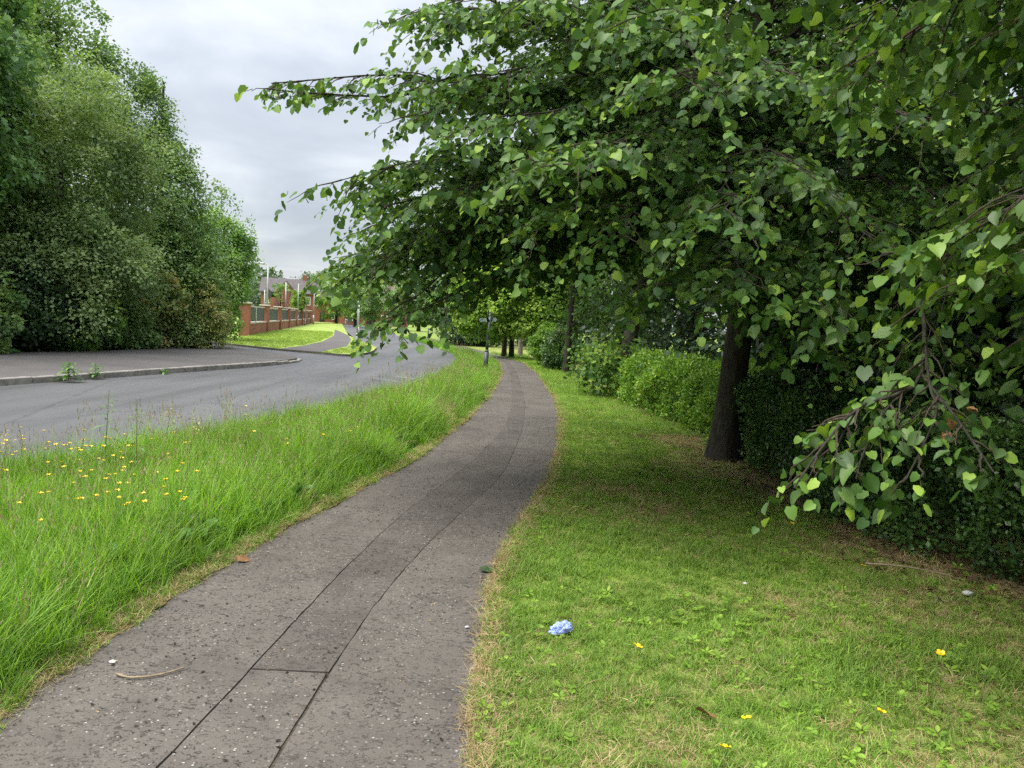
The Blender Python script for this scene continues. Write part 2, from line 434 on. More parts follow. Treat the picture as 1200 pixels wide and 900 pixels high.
pathL = yfun([(-1.9, -3), (-1.88, 1), (-1.87, 2.8), (-1.93, 3.2), (-1.9, 4), (-1.73, 5.1), (-1.52, 6.33), (-1.11, 8.6), (-.77, 12), (-.46, 17.2), (-.30, 24.6), (-.55, 32.6), (-1.6, 38), (-3.6, 47), (-6., 57), (-9, 70)])
pathR = yfun([(-.05, -3), (-.07, 1), (-.08, 2.73), (-.1, 3.4), (-.1, 3.8), (-.07, 4.7), (0, 5.6), (.41, 7.83), (.71, 10.8), (.88, 13.84), (.97, 17), (.83, 25.5), (.45, 32.6), (-.5, 38), (-2.4, 47), (-4.8, 57), (-7.8, 70)])
roadR = yfun([(-6.2, -6), (-5.7, 1), (-4.4, 6.5), (-3.4, 10.5), (-2.8, 14), (-2.3, 19), (-2.1, 25), (-2.2, 30.5), (-2.9, 38), (-5.4, 50), (-8, 60), (-11, 72), (-17, 104)])
hedgeF = yfun([(3.9, -3), (3.6, 2), (3.4, 4.8), (3.18, 5.44), (3., 6.4), (2.85, 7.25), (2.95, 8.9), (3.1, 12.9), (2.62, 16), (2.35, 19.9), (1.95, 28.2), (1.2, 34.3), (.6, 40), (0, 60)])

def gz(x, y):
    return .028 + .018 * gn(x, y, .7, 3.) + .010 * gn(x, y, 2.3, 8.)

def ribbon(name, fa, fb, y0, y1, step, nc, zf, mat, kind='structure', parent=None):
    ys = np.arange(y0, y1 + step * .5, step); V = []
    for y in ys:
        a, b = float(fa(y)), float(fb(y))
        for k in range(nc + 1):
            x = a + (b - a) * k / nc; V.append((x, y, zf(x, y)))
    i = np.arange(len(ys) - 1)[:, None] * (nc + 1); j = np.arange(nc)[None, :]
    F = np.stack([i + j, i + j + 1, i + nc + 2 + j, i + nc + 1 + j], -1).reshape(-1, 4)
    return link(name, mesh_np(name, V, F, mat, smooth=True), parent, kind)

def slab(name, outline, z0, z1, mat, side, kind='structure'):
    bm = bmesh.new()
    top = [bm.verts.new((x, y, z1)) for x, y in outline]; bot = [bm.verts.new((x, y, z0)) for x, y in outline]
    for t in tessellate_polygon([[Vector((x, y, 0)) for x, y in outline]]):
        try: bm.faces.new([top[k] for k in t])
        except ValueError: pass
    n = len(outline)
    for k in range(n):
        f = bm.faces.new((bot[k], bot[(k + 1) % n], top[(k + 1) % n], top[k])); f.material_index = 1
    bmesh.ops.recalc_face_normals(bm, faces=bm.faces)
    return link(name, bm_mesh(name, bm, [mat, side]), None, kind)

def smooth_line(pts, n=6):
    P = catmull([(x, y, 0) for x, y in pts], (len(pts) - 1) * n + 1)
    return [(float(a), float(b)) for a, b, _ in P]

# ------------------------------------------------------------------ the setting: ground, road, pavements, path
bm = bmesh.new()
bmesh.ops.create_grid(bm, x_segments=40, y_segments=40, size=1600)
for v in bm.verts: v.co.z = -.03
link('ground', bm_mesh('ground', bm, MT['field']), None, 'structure')

kerb_line = smooth_line([(-13.4, 0), (-12, 5), (-10.75, 10), (-9.69, 14.47), (-9.18, 16.46), (-8.5, 19.31), (-7.75, 22.4), (-7.38, 25.0), (-7.55, 26.8), (-8.6, 28.6)], 6)
side_near = [(-11.7, 31.5), (-30, 44.5)]
side_far = [(-30, 49.5), (-12.96, 35.33), (-11.44, 34.09), (-10.02, 32.93), (-8.8, 32.2), (-7.6, 31.5)]
nose = smooth_line([(-7.6, 31.5), (-6.95, 31.1), (-6.5, 31.6), (-6.45, 34.9), (-7.1, 39.8)], 4)
road_left = [(-9.2, 47), (-11.6, 55.5), (-18.5, 80), (-29, 112), (-48, 165)]
right_edge = [(float(roadR(y)) + .12, y) for y in np.arange(-4, 104, 2.5)] + [(-24, 125), (-38, 165)]
road_outline = right_edge + road_left[::-1] + nose[::-1] + side_far[::-1][1:] + side_near[::-1] + kerb_line[::-1] + [(-14.4, -4)]
slab('road', road_outline, -.05, .0, MT['road'], MT['kerbdark'])
slab('pavement', kerb_line + [(-11.7, 31.5), (-12.3, 32.0), (-12.8, 28.7), (-13.3, 24), (-14.4, 21.4), (-16.5, 15), (-19.5, 5), (-20.5, -4), (-14.3, -4)], -.04, .115, MT['pavement'], MT['kerbdark'])
pave_l = [(-10.02, 32.93), (-10.3, 38), (-11.0, 44), (-13.6, 57.9), (-22.4, 96), (-38, 160)]
pave_r = [(-8.0, 32.0), (-8.25, 35), (-8.5, 39.2), (-10.6, 50), (-16.4, 75), (-34, 151)]
slab('far_lawn', [(-10.02, 32.93), (-11.44, 34.09), (-12.96, 35.33), (-30, 49.5), (-60, 160)] + pave_l[::-1][:-1], -.02, .09, MT['farlawn'], MT['kerbdark'])
slab('far_pavement', pave_l + pave_r[::-1], -.02, .085, MT['pavement'], MT['kerbdark'])
slab('far_verge', pave_r + road_left[::-1] + nose[::-1][:-1], -.02, .095, MT['island'], MT['kerbdark'])

# kerb: a concrete bed with each stone laid on it
kb = [(x + .02, y) for x, y in kerb_line]
kl = np.array(kerb_line); seg = np.r_[0, np.cumsum(np.linalg.norm(np.diff(kl, axis=0), axis=1))]
Tk = Tubes(); Tk.add([(x + .08, y, -.03) for x, y in kerb_line], .05, 4)
kerb = Tk.build('kerb', MT['kerbdark'], None, 'structure')
bm = bmesh.new(); box(bm, (0, 0, 0), (.905, .14, .2), 0, .016)
for v in bm.verts:
    v.co += Vector((gn(v.co.x * 3, v.co.y * 9, 3, v.co.z) * .006,) * 3)
stone_me = bm_mesh('kerb_stone', bm, MT['kerb'])
for k, d in enumerate(np.arange(.46, seg[-1] - .3, .915)):
    x, y = np.interp(d, seg, kl[:, 0]), np.interp(d, seg, kl[:, 1])
    x2, y2 = np.interp(d + .1, seg, kl[:, 0]), np.interp(d + .1, seg, kl[:, 1])
    s = link('kerb_stone', stone_me, kerb)
    drop = .07 * float(np.clip((d - (seg[-1] - 5.5)) / 2.5, 0, 1))
    s.location = (x + .06, y, .03 - drop + random.uniform(-.006, .006)); s.rotation_euler = (random.uniform(-.03, .03), 0, math.atan2(y2 - y, x2 - x) + random.uniform(-.012, .012))

gl = np.array(kerb_line)
GV, GF = [], []
for i_, (gx_, gy_) in enumerate(gl[2:-4]):
    wv_ = .10 + .07 * gn(gx_, gy_, 1.3, 4.) + .05 * gn(gx_, gy_, 6., 4.); GV += [(gx_, gy_, .003), (gx_ + max(wv_, .03), gy_ - .02, .003)]
    if i_: GF.append((2 * i_ - 2, 2 * i_ - 1, 2 * i_ + 1, 2 * i_))
link('gutter_dirt', mesh_np('gutter_dirt', GV, GF, MT['soil']), None, 'structure')

# faint junction markings
bm = bmesh.new()
for a, b, w in (((-3.35, 21.9), (-2.35, 20.9), .10), ((-3.9, 20.9), (-3.0, 20.1), .08)):
    a, b = Vector(a + (0,)), Vector(b + (0,)); d = (b - a); box(bm, ((a + b) / 2) + Vector((0, 0, .002)), (d.length, w, .004), math.atan2(d.y, d.x))
link('road_marking', bm_mesh('road_marking', bm, MT['marking']), None, 'structure')

# footpath: surface laid in strips either side of a reinstated trench, joints open between them
def jit(f, seed, a=.012, fr=1.6):
    return lambda y: f(y) + a * gn(0, float(y), fr, seed) + a * .5 * gn(0, float(y), fr * 5, seed)
jR = yfun([(-.82, -3), (-.80, 2.67), (-.73, 4.1), (-.56, 5.5), (-.04, 8.16), (.21, 11.9), (.30, 15.7), (.24, 19.8), (.14, 26), (-.2, 33), (-1.2, 38), (-3.1, 47), (-5.5, 57), (-8.5, 70)])
jL = yfun([(-1.25, -3), (-1.2, 2.63), (-1.1, 3.39), (-1.02, 4.85), (-.86, 6.3), (-.42, 8.8), (-.08, 11.9), (.03, 15.), (.0, 19.8), (-.08, 26), (-.4, 33), (-1.4, 38), (-3.3, 47), (-5.7, 57), (-8.7, 70)])
gap = lambda y: float(np.interp(y, [2.5, 4.5, 6.5, 9, 30], [.004, .0034, .0008, .0004, .0004]))
gapR = lambda y: float(np.interp(y, [2.5, 4.5, 7, 12, 30], [.004, .0034, .0025, .0025, .0025]))
path = ribbon('path', lambda y: pathL(y) + .02, lambda y: pathR(y) - .02, -3, 70, .5, 2, lambda x, y: .0225, MT['joint'])
def strip(name, fa, fb, y0, y1, z, step=.06, mat='path'):
    ys = np.append(np.arange(y0, y1 - .01, step), y1) if y1 < 12 else np.r_[np.arange(y0, 14, step), np.arange(14, y1, .7)]
    A = np.array([(float(fa(y)), y) for y in ys]); B = np.array([(float(fb(y)), y) for y in ys]); nc = 5
    V, F = [], []
    for (ax, ay), (bx, by) in zip(A, B):
        row = [(ax, ay, .004)]
        for k in range(nc + 1):
            x = ax + (bx - ax) * k / nc
            e_ = 0
            row.append((x, ay, z - e_ + .004 * gn(x, ay, 1.3, 5.) + .0015 * gn(x, ay, 6., 2.)))
        row.append((bx, by, .004)); V += row
    w = nc + 3
    for i in range(len(ys) - 1):
        for k in range(w - 1): F.append((i * w + k, i * w + k + 1, (i + 1) * w + k + 1, (i + 1) * w + k))
    F.append(tuple([0] * 0) or (0, 1, w - 2, w - 1)); F.append(((len(ys) - 1) * w, (len(ys) - 1) * w + 1, len(ys) * w - 2, len(ys) * w - 1))
    me = mesh_np(name, V, F, MT[mat]); me.shade_flat()
    return link(name, me, path)
eL, eR = jit(pathL, 11., .05, .9), jit(pathR, 4., .035, .8)
jLj, jRj = jit(jL, 21.), jit(jR, 31.)
jw = lambda y, q: max(.1, 1 + 1.2 * gn(q, y, 6., q) + 1.0 * gn(q, y, 22., q))
strip('path_strip', eL, lambda y: jLj(y) - gap(y) * jw(y, 3.), -3, 70, .030)
strip('path_strip', lambda y: jRj(y) + gapR(y) * jw(y, 5.), eR, -3, 70, .030)
strip('trench_patch', lambda y: jLj(y) + gap(y), lambda y: jRj(y) - gapR(y) - .006, -3, 3.3661, .028)
strip('trench_patch', lambda y: jLj(y) + gap(y), lambda y: jRj(y) - gapR(y), 3.38, 70, .029, mat='trench')

# verge, lawn, bare edges
ribbon('verge', lambda y: roadR(y) - .05, lambda y: pathL(y) + .03, -4, 70, .4, 8, lambda x, y: gz(x, y) - .008, MT['verge'])
ribbon('lawn', lambda y: pathR(y) - .03, lambda y: np.maximum(hedgeF(y), pathR(y)) + 9., -4, 70, .4, 40, lambda x, y: gz(x, y) - .006, MT['lawn'])
ribbon('bare_edge', lambda y: eR(y) - .012 + .02 * gn(3, y, 3.5), lambda y: eR(y) + .075 + .05 * gn(9, y, 2.5), 1, 34, .08, 2, lambda x, y: gz(x, y) + .004 + .006 * gn(x, y, 9), MT['soil'])
ribbon('bare_edge', lambda y: eL(y) - .09 - .10 * gn(6, y, 1.8), lambda y: eL(y) + .02 + .05 * gn(1, y, 3.5) + .03 * gn(1, y, 9.), 1, 34, .08, 2, lambda x, y: gz(x, y) + .004 + .006 * gn(x, y, 9), MT['soil'])
ribbon('bare_earth', lambda y: hedgeF(y) - .16 - .30 * gn(0, y, .9), lambda y: hedgeF(y) + .6, 3.5, 20, .12, 6, lambda x, y: gz(x, y) + .003 + .012 * gn(x, y, 5), MT['soil'])

# ------------------------------------------------------------------ grass (stuff): tufts set on points
def tuft(n, h0, h1, w, root, bend, seg, mat, seed, heads=None, t0=.1, t1=.95, flat=0.):
    r = np.random.default_rng(seed); V, F, T, MI = [], [], [], []
    for b in range(n):
        a = r.uniform(0, 2 * np.pi); rr = root * math.sqrt(r.uniform()); p = np.array([rr * math.cos(a), rr * math.sin(a), -.01])
        az = r.uniform(0, 2 * np.pi); L = r.uniform(h0, h1); bd = bend * r.uniform(.3, 1.3); el = math.pi / 2 - flat - abs(r.normal(0, .22))
        tw = w * r.uniform(.7, 1.3); tn = r.uniform(t0, t1)
        side = np.array([-math.sin(az), math.cos(az), 0]); s0 = len(V)
        for k in range(seg + 1):
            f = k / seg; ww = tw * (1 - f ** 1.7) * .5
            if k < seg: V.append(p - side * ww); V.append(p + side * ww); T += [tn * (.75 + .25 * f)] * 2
            else: V.append(p); T.append(tn)
            p = p + (L / seg) * np.array([math.cos(az) * math.cos(el), math.sin(az) * math.cos(el), math.sin(el)])
            el -= bd / seg
        for k in range(seg - 1): F.append((s0 + 2 * k, s0 + 2 * k + 1, s0 + 2 * k + 3, s0 + 2 * k + 2)); MI.append(0)
        k = seg - 1; F.append((s0 + 2 * k, s0 + 2 * k + 1, s0 + 2 * k + 2)); MI.append(0)
    mats = [mat]
    if heads:
        mats.append(MT['seed']); nh, hh, hl, hw = heads
        for b in range(nh):
            az = r.uniform(0, 2 * np.pi); lean = r.uniform(.05, .3); H_ = hh * r.uniform(.75, 1.15)
            d = np.array([math.cos(az) * math.sin(lean), math.sin(az) * math.sin(lean), math.cos(lean)]); side = np.array([-math.sin(az), math.cos(az), 0])
            s0 = len(V); sw = .0011
            V += [-side * sw, side * sw, d * H_ + side * sw, d * H_ - side * sw]; T += [.9] * 4; F.append((s0, s0 + 1, s0 + 2, s0 + 3)); MI.append(0)
            for q in range(6):
                f0 = H_ + hl * q / 6; o = side * math.cos(q * 2.4) + np.cross(d, side) * math.sin(q * 2.4); s0 = len(V)
                ww = hw * (1 - q / 8); base = d * f0
                V += [base, base + d * hl / 5 + o * ww, base + d * hl / 2.6 + o * ww * .6, base + d * hl / 4]; T += [r.uniform()] * 4
                F.append((s0, s0 + 1, s0 + 2, s0 + 3)); MI.append(1)
    me = bpy.data.meshes.new('tuft'); me.from_pydata([tuple(v) for v in V], [], F)
    at_ = me.attributes.new('tint', 'FLOAT', 'POINT'); at_.data.foreach_set('value', np.array(T, np.float32))
    for x in mats: me.materials.append(x)
    me.polygons.foreach_set('material_index', np.array(MI, np.int32)); me.update()
    return bpy.data.objects.new('tuft', me)        # source only: never placed in the scene by itself

def herb_tuft(n, L, w, up, seed, mat='herb'):
    r = np.random.default_rng(seed); V, F, T = [], [], []
    for b in range(n):
        az = b * 2.4 + r.uniform(-.4, .4); el = up * r.uniform(.6, 1.3); l = L * r.uniform(.6, 1.1); tn = r.uniform(.1, .75)
        d = np.array([math.cos(az), math.sin(az), 0.]); s = np.array([-math.sin(az), math.cos(az), 0.]); z = np.array([0, 0, 1.])
        q = lambda f, e: d * l * f * math.cos(el) + z * (l * f * math.sin(el) - .25 * l * f * f) + s * w * l * e
        s0 = len(V)
        V += [q(.12, 0), q(.4, -.8), q(.75, -.75), q(1, 0), q(.75, .75), q(.4, .8), q(.45, 0) + z * -.04 * l, q(.75, 0) + z * -.03 * l]; T += [tn] * 8
        F += [(s0, s0 + 1, s0 + 6), (s0 + 1, s0 + 2, s0 + 7, s0 + 6), (s0 + 2, s0 + 3, s0 + 7), (s0, s0 + 6, s0 + 5), (s0 + 6, s0 + 7, s0 + 4, s0 + 5), (s0 + 7, s0 + 3, s0 + 4)]
    me = bpy.data.meshes.new('tuft'); me.from_pydata([tuple(v) for v in V], [], F)
    at_ = me.attributes.new('tint', 'FLOAT', 'POINT'); at_.data.foreach_set('value', np.array(T, np.float32))
    me.materials.append(MT[mat]); me.update()
    return bpy.data.objects.new('tuft', me)

def scatter(name, P, rot, scl, idx, sources):
    me = bpy.data.meshes.new(name); P = np.asarray(P, np.float32)
    me.vertices.add(len(P)); me.vertices.foreach_set('co', P.ravel())
    a = me.attributes.new('rot', 'FLOAT_VECTOR', 'POINT'); a.data.foreach_set('vector', np.asarray(rot, np.float32).ravel())
    a = me.attributes.new('scl', 'FLOAT', 'POINT'); a.data.foreach_set('value', np.asarray(scl, np.float32))
    a = me.attributes.new('idx', 'INT', 'POINT'); a.data.foreach_set('value', np.asarray(idx, np.int32))
    me.update()
    o = link(name, me, None, 'stuff')
    ng = bpy.data.node_groups.new(name, 'GeometryNodeTree')
    ng.interface.new_socket('Geometry', in_out='INPUT', socket_type='NodeSocketGeometry'); ng.interface.new_socket('Geometry', in_out='OUTPUT', socket_type='NodeSocketGeometry')
    gi, go = ng.nodes.new('NodeGroupInput'), ng.nodes.new('NodeGroupOutput')
    jn = ng.nodes.new('GeometryNodeJoinGeometry')
    for s_ in sources:
        oi = ng.nodes.new('GeometryNodeObjectInfo'); oi.inputs['Object'].default_value = s_
        g2 = ng.nodes.new('GeometryNodeGeometryToInstance'); ng.links.new(oi.outputs['Geometry'], g2.inputs[0]); ng.links.new(g2.outputs[0], jn.inputs[0])
    ip = ng.nodes.new('GeometryNodeInstanceOnPoints'); ip.inputs['Pick Instance'].default_value = True
    ng.links.new(gi.outputs[0], ip.inputs['Points']); ng.links.new(jn.outputs[0], ip.inputs['Instance'])
    for nm, ty, so in (('idx', 'INT', 'Instance Index'), ('rot', 'FLOAT_VECTOR', 'Rotation'), ('scl', 'FLOAT', 'Scale')):
        na = ng.nodes.new('GeometryNodeInputNamedAttribute'); na.data_type = ty; na.inputs['Name'].default_value = nm
        ng.links.new(na.outputs[0], ip.inputs[so])
    ng.links.new(ip.outputs[0], go.inputs[0])
    md = o.modifiers.new('scatter', 'NODES'); md.node_group = ng
    return o

def field(fa, fb, y0, y1, dens, pad=(0, 0)):
    """random points between two edges; dens(x, y) per square metre"""
    ys = np.linspace(y0, y1, 60); wd = np.maximum(fb(ys) - pad[1] - fa(ys) - pad[0], 0); mx = dens
    area = np.trapezoid(wd, ys) if hasattr(np, 'trapezoid') else np.trapz(wd, ys)
    n = int(area * mx)
    cy = np.cumsum(wd); cy = cy / cy[-1]
    y = np.interp(RNG.uniform(size=n), cy, ys); u = RNG.uniform(size=n)
    a, b = fa(y) + pad[0], fb(y) - pad[1]
    return a + (b - a) * u, y, u

def pts(x, y, zoff=0.): return np.array([(a, b, gz(a, b) + zoff) for a, b in zip(x, y)])
def rots(n, tilt=.15): return np.c_[RNG.normal(0, tilt, n), RNG.normal(0, tilt, n), RNG.uniform(0, 6.28, n)]

# long verge grass
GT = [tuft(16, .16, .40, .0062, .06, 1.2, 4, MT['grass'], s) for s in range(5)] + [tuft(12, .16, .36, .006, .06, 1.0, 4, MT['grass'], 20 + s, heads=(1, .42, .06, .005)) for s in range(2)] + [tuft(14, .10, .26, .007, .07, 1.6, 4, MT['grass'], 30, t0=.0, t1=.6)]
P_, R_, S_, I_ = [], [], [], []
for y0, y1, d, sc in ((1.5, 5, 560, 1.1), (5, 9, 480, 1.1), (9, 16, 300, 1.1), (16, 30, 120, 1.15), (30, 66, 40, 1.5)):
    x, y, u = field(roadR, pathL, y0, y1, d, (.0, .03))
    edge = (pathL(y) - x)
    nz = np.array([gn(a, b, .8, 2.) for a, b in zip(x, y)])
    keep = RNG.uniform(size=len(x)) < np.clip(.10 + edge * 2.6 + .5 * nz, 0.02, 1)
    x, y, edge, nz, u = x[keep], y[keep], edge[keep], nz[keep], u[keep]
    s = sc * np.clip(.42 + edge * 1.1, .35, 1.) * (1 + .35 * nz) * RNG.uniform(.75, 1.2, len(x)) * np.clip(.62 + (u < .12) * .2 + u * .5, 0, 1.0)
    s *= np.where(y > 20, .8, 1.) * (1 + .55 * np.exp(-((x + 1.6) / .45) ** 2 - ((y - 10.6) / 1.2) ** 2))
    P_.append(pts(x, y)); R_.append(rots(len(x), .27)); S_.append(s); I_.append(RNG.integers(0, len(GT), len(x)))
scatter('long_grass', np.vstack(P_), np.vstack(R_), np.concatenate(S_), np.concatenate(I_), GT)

# tall seeding grass along the road side of the verge
TG = [tuft(4, .2, .45, .004, .05, .6, 4, MT['grass'], 50 + s, heads=(5, .55, .10, .007)) for s in range(3)]
x, y, u = field(lambda y: roadR(y) - .05, lambda y: roadR(y) + .75, 3, 40, 8)
scatter('seeding_grass', pts(x, y), rots(len(x), .12), RNG.uniform(.6, 1.1, len(x)) * np.where(y > 18, .8, 1), RNG.integers(0, 3, len(x)), TG)
# pale dried clump beside the path
DG = [tuft(20, .16, .36, .005, .07, 1.5, 4, MT['straw'], 60 + s, heads=(4, .34, .08, .006)) for s in range(2)]
x = RNG.normal(-1.15, .13, 60); y = RNG.normal(12.2, .55, 60)
x2, y2, _u = field(roadR, pathL, 2, 30, 5, (.1, .1))
x, y = np.r_[x, x2], np.r_[y, y2]
scatter('dry_grass', pts(x, y), rots(len(x), .3), RNG.uniform(.6, 1.0, len(x)), RNG.integers(0, 2, len(x)), DG)

# mown lawn
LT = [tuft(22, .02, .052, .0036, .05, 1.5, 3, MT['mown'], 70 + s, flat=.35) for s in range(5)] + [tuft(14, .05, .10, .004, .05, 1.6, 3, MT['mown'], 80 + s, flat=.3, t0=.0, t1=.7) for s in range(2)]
ST = [tuft(16, .03, .085, .0030, .06, .7, 2, MT['straw'], 90 + s, flat=1.1) for s in range(3)]
HT = [herb_tuft(6, .026, .42, .5, 100, 'mown'), herb_tuft(8, .022, .5, .6, 101, 'mown'), herb_tuft(5, .045, .22, .6, 102, 'mown'), herb_tuft(7, .032, .28, .45, 103, 'mown')]
P_, R_, S_, I_ = [], [], [], []
for y0, y1, d, sc in ((1.8, 4.5, 900, 1.), (4.5, 8, 620, 1.05), (8, 14, 330, 1.2), (14, 24, 170, 1.5), (24, 42, 70, 2.)):
    x, y, u = field(pathR, hedgeF, y0, y1, d, (.06, -.1))
    sn = np.array([gn(a, b, .55, 12.) + .5 * gn(a, b, 1.7, 15.) for a, b in zip(x, y)])
    toward = np.clip((x - pathR(y)) / np.maximum(hedgeF(y) - pathR(y), .1), 0, 1)
    thin = np.where(y < 12, np.clip(toward * 1.25 - .20 + sn * 1.0, 0, .88), 0) + np.where((y > 7.5) & (y < 12), np.clip(toward - .5, 0, .5), 0)
    keep = RNG.uniform(size=len(x)) > np.clip(thin, 0, .9)
    x, y, sn = x[keep], y[keep], sn[keep]
    lush = np.array([gn(a, b, .9, 40.) + .6 * gn(a, b, .35, 44.) for a, b in zip(x, y)])
    P_.append(pts(x, y)); R_.append(rots(len(x), .2)); S_.append(sc * RNG.uniform(.7, 1.25, len(x)) * (1 + .8 * np.clip(lush, 0, 1))); I_.append(np.where(RNG.uniform(size=len(x)) < .10 + .3 * np.clip(lush, 0, 1), RNG.integers(5, 7, len(x)), RNG.integers(0, 5, len(x))))
for f, w in ((eR, 1.6), (eL, -1)):
    y = RNG.uniform(2, 26, 2600); y = 2 + (y - 2) * RNG.uniform(.2, 1, 2600); nzz = np.array([gn(b, w * 7., 1.7, 61.) for b in y]); x = np.array([f(b) for b in y]) + w * (RNG.normal(.03, .055, len(y)) + .05 * (.3 - nzz)); k_ = w * (x - np.array([f(b) for b in y])) > -.025
    x, y = x[k_], y[k_]; P_.append(pts(x, y)); R_.append(rots(len(x), .35)); S_.append(RNG.uniform(.5, 1.2, len(x))); I_.append(RNG.integers(0, 7, len(x)))
scatter('lawn_grass', np.vstack(P_), np.vstack(R_), np.concatenate(S_), np.concatenate(I_), LT)
P_ = []
for y0, y1, d in ((1.8, 5, 760), (5, 12, 520), (12, 24, 80)):
    x, y, u = field(pathR, hedgeF, y0, y1, d, (0, -.3))
    sn = np.array([gn(a, b, .55, 12.) + .5 * gn(a, b, 1.7, 15.) for a, b in zip(x, y)])
    toward = np.clip((x - pathR(y)) / np.maximum(hedgeF(y) - pathR(y), .1), 0, 1)
    keep = RNG.uniform(size=len(x)) < np.clip((.20 + 1.25 * sn + .75 * toward) * .95, .04, 1.)
    P_.append(pts(x[keep], y[keep], .006))
for f, w in ((eR, 1), (eL, -1)):
    y = 2 + RNG.uniform(0, 24, 2800) * RNG.uniform(.15, 1, 2800); x = np.array([f(b) for b in y]) + w * np.abs(RNG.normal(.05, .04, len(y))); P_.append(pts(x, y, .008))
PP = np.vstack(P_)
scatter('dead_thatch', PP, rots(len(PP), .25), RNG.uniform(.6, 1.25, len(PP)), RNG.integers(0, 3, len(PP)), ST)
LL = [herb_tuft(1, .07, .36, .25, 150, 'deadleaves'), herb_tuft(2, .05, .4, .35, 151, 'deadleaves'), tuft(3, .06, .14, .004, .05, .8, 2, MT['straw'], 152, flat=1.4)]
y = RNG.uniform(4.4, 16, 1500); x = np.array([float(hedgeF(b)) for b in y]) + RNG.normal(-.12, .28, len(y)) - np.where(RNG.uniform(size=len(y)) < .3, RNG.uniform(0, 1.4, len(y)) * ((y > 7) & (y < 13)), 0)
scatter('leaf_litter', pts(x, y, .012), rots(len(x), .25), RNG.uniform(.5, 1.2, len(x)), RNG.integers(0, 3, len(x)), LL)
# clover, plantain and other low herbs
P_ = []
for y0, y1, d in ((1.8, 4.6, 150), (4.6, 9, 70)):
    x, y, u = field(pathR, hedgeF, y0, y1, d, (.02, -.2))
    sn = np.array([gn(a, b, 1.1, 33.) for a, b in zip(x, y)]); keep = RNG.uniform(size=len(x)) < np.clip(.35 + 1.1 * sn, 0.04, 1)
    P_.append(pts(x[keep], y[keep], .022))
x, y, u = field(lambda y: pathL(y) - .7, pathL, 1.8, 9, 60, (0, .12)); P_.append(pts(x, y, .03))
PP = np.vstack(P_)
scatter('low_herbs', PP, rots(len(PP), .25), RNG.uniform(.6, 1.3, len(PP)), RNG.integers(0, 4, len(PP)), HT)
HT2 = [herb_tuft(6, .16, .28, .9, 110), herb_tuft(7, .11, .34, .8, 111), herb_tuft(9, .07, .4, .7, 112)]
x, y, u = field(lambda y: pathL(y) - 1.9, pathL, 2.5, 10, 26, (0, .2))
scatter('verge_herbs', pts(x, y, .10), rots(len(x), .3), RNG.uniform(.6, 1.2, len(x)), RNG.integers(0, 3, len(x)), HT2)
# short bright turf beyond the side road
FT = [tuft(14, .06, .13, .014, .16, 1., 2, MT['shortgrass'], 120 + s, t0=.4, t1=.9) for s in range(2)]
x, y = RNG.uniform(-20, -6.5, 9000), RNG.uniform(31.5, 70, 9000)
pl, pr = np.interp(y, [q[1] for q in pave_l], [q[0] for q in pave_l]), np.interp(y, [q[1] for q in pave_r], [q[0] for q in pave_r])
rl = np.interp(y, [31.5, 34.9, 39.8, 47, 55.5, 80], [-6.8, -6.5, -7.2, -9.2, -11.6, -18.5])
ok = ((x < pl - .15) & (y > 35.33 + (-12.96 - x) * .83 + .1) & (y > 33.2 + (-10.2 - x) * .8) & (x > -15.3 - .2135 * (y - 42.4))) | ((x > pr + .15) & (x < rl - .15))
scatter('far_turf_grass', np.c_[x[ok], y[ok], np.full(ok.sum(), .09)], rots(ok.sum()), RNG.uniform(.7, 1.2, ok.sum()), RNG.integers(0, 2, ok.sum()), FT)
# fallen bracts and crumbs on the path
CR = [herb_tuft(1, .018, .3, .1, 130, 'straw'), herb_tuft(2, .012, .4, .1, 131, 'straw'), tuft(1, .03, .07, .002, .01, .5, 2, MT['straw'], 132, flat=1.5)]
x, y, u = field(pathL, pathR, 2, 12, 16, (.05, .05)); 
DBR = [herb_tuft(1, .030, .22, .25, 140, 'debris'), herb_tuft(2, .020, .3, .35, 141, 'debris'), tuft(2, .02, .05, .005, .012, 1.6, 3, MT['debris'], 142, flat=1.35), tuft(3, .015, .04, .004, .02, 2.2, 3, MT['debris'], 143, flat=1.3)]
xd, yd, u = field(pathL, pathR, 2, 13, 230, (.03, .03)); cl = np.array([gn(a, b, 1.6, 51.) for a, b in zip(xd, yd)]); k_ = RNG.uniform(size=len(xd)) < np.clip(.35 + 1.3 * cl, .04, 1.); xd, yd = xd[k_], yd[k_]
scatter('path_debris', np.c_[xd, yd, np.full(len(xd), .034)], rots(len(xd), .08), RNG.uniform(.4, 1.1, len(xd)), RNG.integers(0, 4, len(xd)), DBR)
scatter('path_crumbs', np.c_[x, y, np.full(len(x), .036)], rots(len(x), .1), RNG.uniform(.5, 1.2, len(x)), RNG.integers(0, 3, len(x)), CR)

# ------------------------------------------------------------------ trees
def bough_curve(p0, az, reach, z_end, hump=.25, wob=.12, n=16, rng=RNG):
    s = np.linspace(0, 1, n); L = reach
    b = (hump * L - (z_end - p0[2])) / L
    ang = az + wob * np.sin(s * 4 + rng.uniform(0, 6)) * s
    P = np.c_[p0[0] + np.cos(ang) * L * s, p0[1] + np.sin(ang) * L * s, p0[2] + hump * L * s - b * L * s * s]
    P[1:] += rng.normal(0, .03, (n - 1, 3)); return P

class Foliage:
    def __init__(s): s.P, s.D, s.N, s.S, s.T = [], [], [], [], []
    def add(s, p, d, n, sz, t): s.P.append(p); s.D.append(d); s.N.append(n); s.S.append(sz); s.T.append(t)
    def arr(s): return [np.array(q) for q in (s.P, s.D, s.N, s.S, s.T)]

